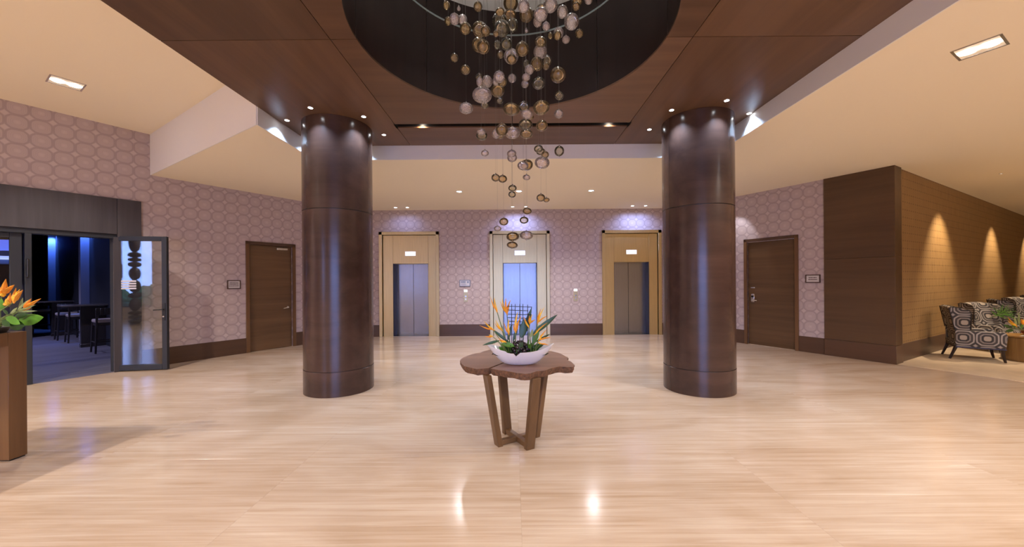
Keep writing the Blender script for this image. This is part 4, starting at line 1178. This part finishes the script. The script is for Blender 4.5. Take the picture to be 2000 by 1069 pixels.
LL = [
 ((250,760),(665,680),.10,'leaf_bright','large bright green leaf reaching right over the console edge',3.12,-.04),
 ((80,690),(300,790),.07,'leaf_bright','bright green leaf folding over the tray front',3.02,.0),
 ((20,740),(150,820),.06,'leaf','dark green leaf over the tray at the left edge',3.02,.0),
 ((120,800),(370,815),.09,'leaf','dark leaf lying on the tray front right',3.04,.0),
 ((10,600),(10,390),.06,'leaf_bright','bright upright leaf at the left edge of the console',3.18,.0),
 ((280,600),(330,390),.035,'leaf_pale','pale bent leaf beside the three bract heliconia',3.16,.05),
 ((250,590),(420,420),.02,'leaf_pale','thin pale leaf, upper one of the spray on the console',3.14,.05),
 ((250,600),(520,500),.018,'leaf_pale','thin pale leaf, middle one of the spray on the console',3.12,.05),
 ((250,610),(540,590),.018,'leaf_pale','thin pale leaf, lowest one of the spray on the console',3.10,.05),
 ((150,640),(260,540),.025,'leaf_pale','short pale leaf in the middle of the console flowers',3.08,.0),
 ((120,650),(30,560),.03,'leaf','short dark leaf at the left of the console flowers',3.10,.0),
 ((220,680),(420,640),.05,'leaf','dark leaf below the pale spray on the console',3.08,.0)]
for b, t, w_, mt, lb, Y, bend in LL:
    Y += .24
    p0, p1 = c7(*b, Y), c7(*t, Y)
    root = Vector((max(PC.x - .12, min(PC.x + .12, p0.x)), max(PC.y - .10, min(PC.y + .10, Y)), PC.z + .045))
    r = empty('leaf_stem', loc=root); tag(r, lb, 'leaf', 'leaves in the console planter')
    MB().tube([(0,0,0), (p0 - root) * .5 + Vector((0,0,.004)), p0 - root + (p1 - p0) * .12], [.004, .0035, .002], 5).build('stalk', M['stem'], r)
    leaf_mesh('leaf_blade', p0 - root, p1 - root, w_, M[mt], bend, r)

# ================================================================ lounge armchairs
def chair_parts():
    P = {}
    # local: faces -y, origin on floor, width along x
    P['seat_base'] = MB().box((-.30, -.32, .26), (.30, .30, .36)).mesh('seat_base', M['uphol'], bevel=.02, segs=2)
    P['seat_cushion'] = MB().box((-.255, -.35, .36), (.255, .22, .49)).mesh('seat_cushion', M['uphol'], bevel=.045, segs=4)
    def back(s, t):      # s across, t around the thickness profile
        x = (s * 2 - 1) * .285
        prof = [(.20, .34), (.235, .60), (.285, .85), (.315, 1.00), (.355, 1.02), (.385, 1.0), (.36, .85), (.315, .60), (.29, .28)]
        k = t * (len(prof) - 1); i = min(int(k), len(prof) - 2); f = k - i
        y = prof[i][0] * (1 - f) + prof[i+1][0] * f; z = prof[i][1] * (1 - f) + prof[i+1][1] * f
        return Vector((x, y + .03 * (1 - (x / .285) ** 2) - .03, z + .02 * (1 - (x / .285) ** 2) * max(0, (z - .8) / .2)))
    P['backrest'] = MB().grid(back, 8, 16).mesh('backrest', M['uphol'], fix=True, angle=60)
    for s in (-1, 1):
        # wing and arm are curved panels with thickness
        arm = [(-.33, .26), (.30, .26), (.30, .60), (.16, .575), (-.02, .565), (-.26, .575), (-.335, .555), (-.35, .50)]
        mb = MB()
        x0, x1 = sorted((s * .27, s * .345))
        n_ = len(arm)
        vs = [(x0, y, z) for y, z in arm] + [(x1, y, z) for y, z in arm]
        fs = [tuple(range(n_)), tuple(reversed(range(n_, 2*n_)))] + [(i, (i+1) % n_, (i+1) % n_ + n_, i + n_) for i in range(n_)]
        P['arm%d' % s] = mb.add(vs, fs).mesh('arm', M['uphol'], bevel=.018, segs=2)
        wing = [(.10, .57), (.305, .57), (.375, 1.005), (.33, 1.02), (.20, 1.0), (.115, .965), (.085, .90), (.095, .72)]
        x0, x1 = sorted((s * .265, s * .325))
        n_ = len(wing)
        vs = [(x0, y, z) for y, z in wing] + [(x1, y, z) for y, z in wing]
        fs = [tuple(range(n_)), tuple(reversed(range(n_, 2*n_)))] + [(i, (i+1) % n_, (i+1) % n_ + n_, i + n_) for i in range(n_)]
        P['wing%d' % s] = MB().add(vs, fs).mesh('wing', M['uphol'], bevel=.016, segs=2)
        P['pipe%d' % s] = MB().tube([(s*.331, .098, .58), (s*.331, .088, .90), (s*.331, .117, .968), (s*.331, .20, 1.004), (s*.331, .33, 1.024), (s*.331, .378, 1.008), (s*.331, .305, .58)], .009, 6).mesh('piping', M['piping'])
        P['legf%d' % s] = MB().tube([(s*.29, -.33, 0), (s*.29, -.30, .14), (s*.29, -.295, .27)], [.018, .026, .032], 6).mesh('leg', M['chair_leg'])
        P['legb%d' % s] = MB().tube([(s*.27, .36, 0), (s*.27, .27, .27)], [.018, .030], 6).mesh('leg', M['chair_leg'])
    P['rail'] = MB().box((-.335, -.335, .235), (.335, .30, .262)).mesh('seat_rail', M['chair_leg'], bevel=.004)
    return P
CP = chair_parts()
def armchair(x, y, face, label):
    rz = math.atan2(face[1], face[0]) + PI/2
    r = empty('wing_armchair', T(x, y, .003) @ Matrix.Rotation(rz, 4, 'Z')); tag(r, label, 'armchair', 'patterned wing armchairs along the gold wall')
    sub = {}
    for k, me in CP.items():
        if k.startswith('pipe'): continue
        nm = ''.join(ch for ch in k if not ch.isdigit() and ch != '-')
        nm = 'leg' if nm.startswith('leg') else nm
        nm = 'seat_rail' if nm == 'rail' else nm
        sub[k] = link(nm, me, r)
    for s in (-1, 1): link('piping', CP['pipe%d' % s], sub['wing%d' % s])
def on_g(t, v): return (MG @ Vector((t, v, 0)))[:2]
armchair(9.06, 7.43, (.79, -.62), 'grey patterned wing armchair nearest the pilaster, seen from the side')
def rot2(d, deg):
    a = math.radians(deg); return (d[0]*math.cos(a) - d[1]*math.sin(a), d[0]*math.sin(a) + d[1]*math.cos(a))
wn = (.4906, -.8714)
armchair(*on_g(3.55, -.62), rot2(wn, -28), 'grey patterned wing armchair turned to the viewer, second from the pilaster')
armchair(*on_g(6.15, -.55), rot2(wn, 22), 'grey patterned wing armchair behind the palm leaves, third from the pilaster')
armchair(*on_g(7.75, -.62), rot2(wn, -28), 'grey patterned wing armchair at the right edge, fourth from the pilaster')
armchair(*on_g(10.4, -.55), rot2(wn, 22), 'grey patterned wing armchair furthest along the gold wall')

# drum table with plants
DC = Vector((9.86, 7.16, .003))
dt = empty('drum_table', loc=DC); tag(dt, 'round teak drum table cut off by the right edge of the picture', 'side table')
MB().lathe([(.001, .0), (.36, .0), (.375, .03), (.37, .44), (.36, .455), (.001, .455)], 40).build('drum_body', M['drum_wood'], dt)
MB().lathe([(.001, .455), (.385, .455), (.39, .465), (.385, .48), (.001, .48)], 40).build('table_top', M['drum_wood'], dt)
pz = DC + Vector((0.02, -.02, .481))
pot = empty('red_pot', loc=pz); tag(pot, 'low dark red pot of flowers on the teak drum table', 'pot')
MB().lathe([(.001, 0), (.11, 0), (.16, .05), (.165, .09), (.150, .09), (.13, .05), (.001, .045)], 24).build('pot_shell', M['red'], pot)
MB().lathe([(.150, .075), (.07, .095), (.001, .10)], 20).build('moss_filling', M['soil'], pot)
rl = random.Random(8)
def crop8(x, y, Y): return world_at(*crop(x, y, 1870, 570, 10.69), Y)
for k in range(3):
    r = empty('palm_frond', loc=pz + Vector((-.06 + .03*k, 0, .07))); tag(r, ['palm frond with thin blades arching left over the drum table', 'upright palm frond over the drum table pot', 'palm frond leaning back over the drum table pot'][k], 'plant', 'palm fronds on the drum table')
    tgt = crop8(*[(800, 480), (900, 420), (960, 470)][k], 7.15 + .05*k) - r.location
    MB().tube([(0,0,0), tgt * .5 + Vector((0,0,.04)), tgt], [.006, .005, .003], 5).build('stalk', M['stem'], r)
    for q in range(14):
        a = PI * (q / 13) * 1.25 - .4
        d = Vector((math.cos(a) * -.55 + rl.uniform(-.05, .05), rl.uniform(-.25, .1), math.sin(a) * .5)).normalized() * rl.uniform(.16, .24)
        leaf_mesh('frond_blade', tgt * .95, tgt * .95 + d, .014, M['leaf_bright'] if q % 2 else M['leaf'], .0, r)
H8 = [((1230,720),[(1050,530),(1045,600)],'orange heliconia leaning left on the drum table'), ((1370,680),[(1335,560),(1390,570)],'orange heliconia at the right edge on the drum table')]
for a, tps, lb in H8:
    heliconia(pz + Vector((rl.uniform(-.05, .05), 0, .08)), crop8(*a, 7.05), [crop8(*t, 7.02) for t in tps], lb, 'heliconia flowers on the drum table', ['orange', 'yellow'], w=.028)
for k, (b, t, w_, mt, lb) in enumerate([((1150,760),(960,690),.06,'leaf','dark leaf over the drum table left edge'), ((1180,800),(1000,830),.06,'leaf','dark leaf lying on the drum table top'), ((1250,760),(1190,520),.05,'leaf_pale','pale green leaf behind the leaning heliconia'), ((1300,720),(1280,420),.05,'leaf_pale','pale leaf at the top of the drum table flowers'), ((1330,780),(1380,640),.05,'leaf_bright','bright leaf at the right edge of the drum table flowers'), ((1200,770),(1090,560),.04,'leaf_bright','bright leaf under the leaning heliconia')]):
    p0, p1 = crop8(*b, 7.08), crop8(*t, 7.05)
    root = pz + Vector((-.06 + .025 * k, -.03, .08))
    r = empty('leaf_stem', loc=root); tag(r, lb, 'leaf', 'leaves on the drum table')
    MB().tube([(0,0,0), p0 - root], [.004, .003], 5).build('stalk', M['stem'], r)
    leaf_mesh('leaf_blade', p0 - root, p1 - root, w_, M[mt], .0, r)
cl = MB().grid(lambda s, t: Vector(((s - .5) * .16, (t - .5) * .12, .006 + .012 * math.sin(PI*s) * math.sin(PI*t) + .004 * math.sin(9*s + 5*t))), 10, 8)
cl.grid(lambda s, t: Vector(((.5 - s) * .16, (t - .5) * .12, 0)), 10, 8)
nap = cl.build('white_napkin', M['white'], None, T(DC.x - .22, DC.y - .10, DC.z + .481), fix=True); tag(nap, 'crumpled white napkin at the left edge of the drum table', 'napkin')

# ================================================================ things behind the viewer that the glass mirrors
def totem(x, y, label, seed):
    rg = random.Random(seed)
    r = empty('carved_totem', loc=(x, y, 0)); tag(r, label, 'totem', 'carved totems by the side window')
    prof = [(.001, 0), (.16, 0), (.16, .05)]
    z = .05
    while z < 3.3:
        hgt = rg.choice([.16, .22, .5, .7]); rr = .13 + .03 * (hgt < .3)
        for k in range(1, 9):
            prof.append((.06 + rr * math.sin(PI * k / 9) ** .6 * .9, z + hgt * k / 9))
        z += hgt
        prof.append((.06, z))
    prof.append((.001, z))
    MB().lathe(prof, 20).build('carved_shaft', M['totem'], r)
totem(-12.35, -3.0, 'dark carved totem of stacked beads near the side window', 2)
totem(-11.2, -3.0, 'second carved totem of stacked beads beside the side window', 5)
hb = MB()
rg2 = random.Random(5)
def blob(c, R, seed):
    q = random.Random(seed); ph = [q.uniform(0, 6) for _ in range(6)]
    def fn(s, t):
        a, b = 2*PI*s, PI*t - PI/2
        r_ = R * (1 + .12*math.sin(5*a+ph[0])*math.cos(4*b+ph[1]) + .08*math.sin(11*a+ph[2])*math.sin(9*b+ph[3]) + .06*math.sin(23*a + 17*b + ph[4]))
        return Vector((c[0] + r_*math.cos(b)*math.cos(a), c[1] + r_*math.cos(b)*math.sin(a), c[2] + r_*math.sin(b)*.9))
    return MB().grid(fn, 48, 24, True)
for k in range(5):
    sh = blob((0, 0, .75), .95, k).build('shrub', M['hedge'], None, T(-21.5 + 2.3*k, -9.0 - .2*(k % 2), -.05), angle=180)
    tag(sh, 'rounded green shrub outside the side window, number %s from the left' % ('one', 'two', 'three', 'four', 'five')[k], 'shrub', 'shrubs outside the side window')
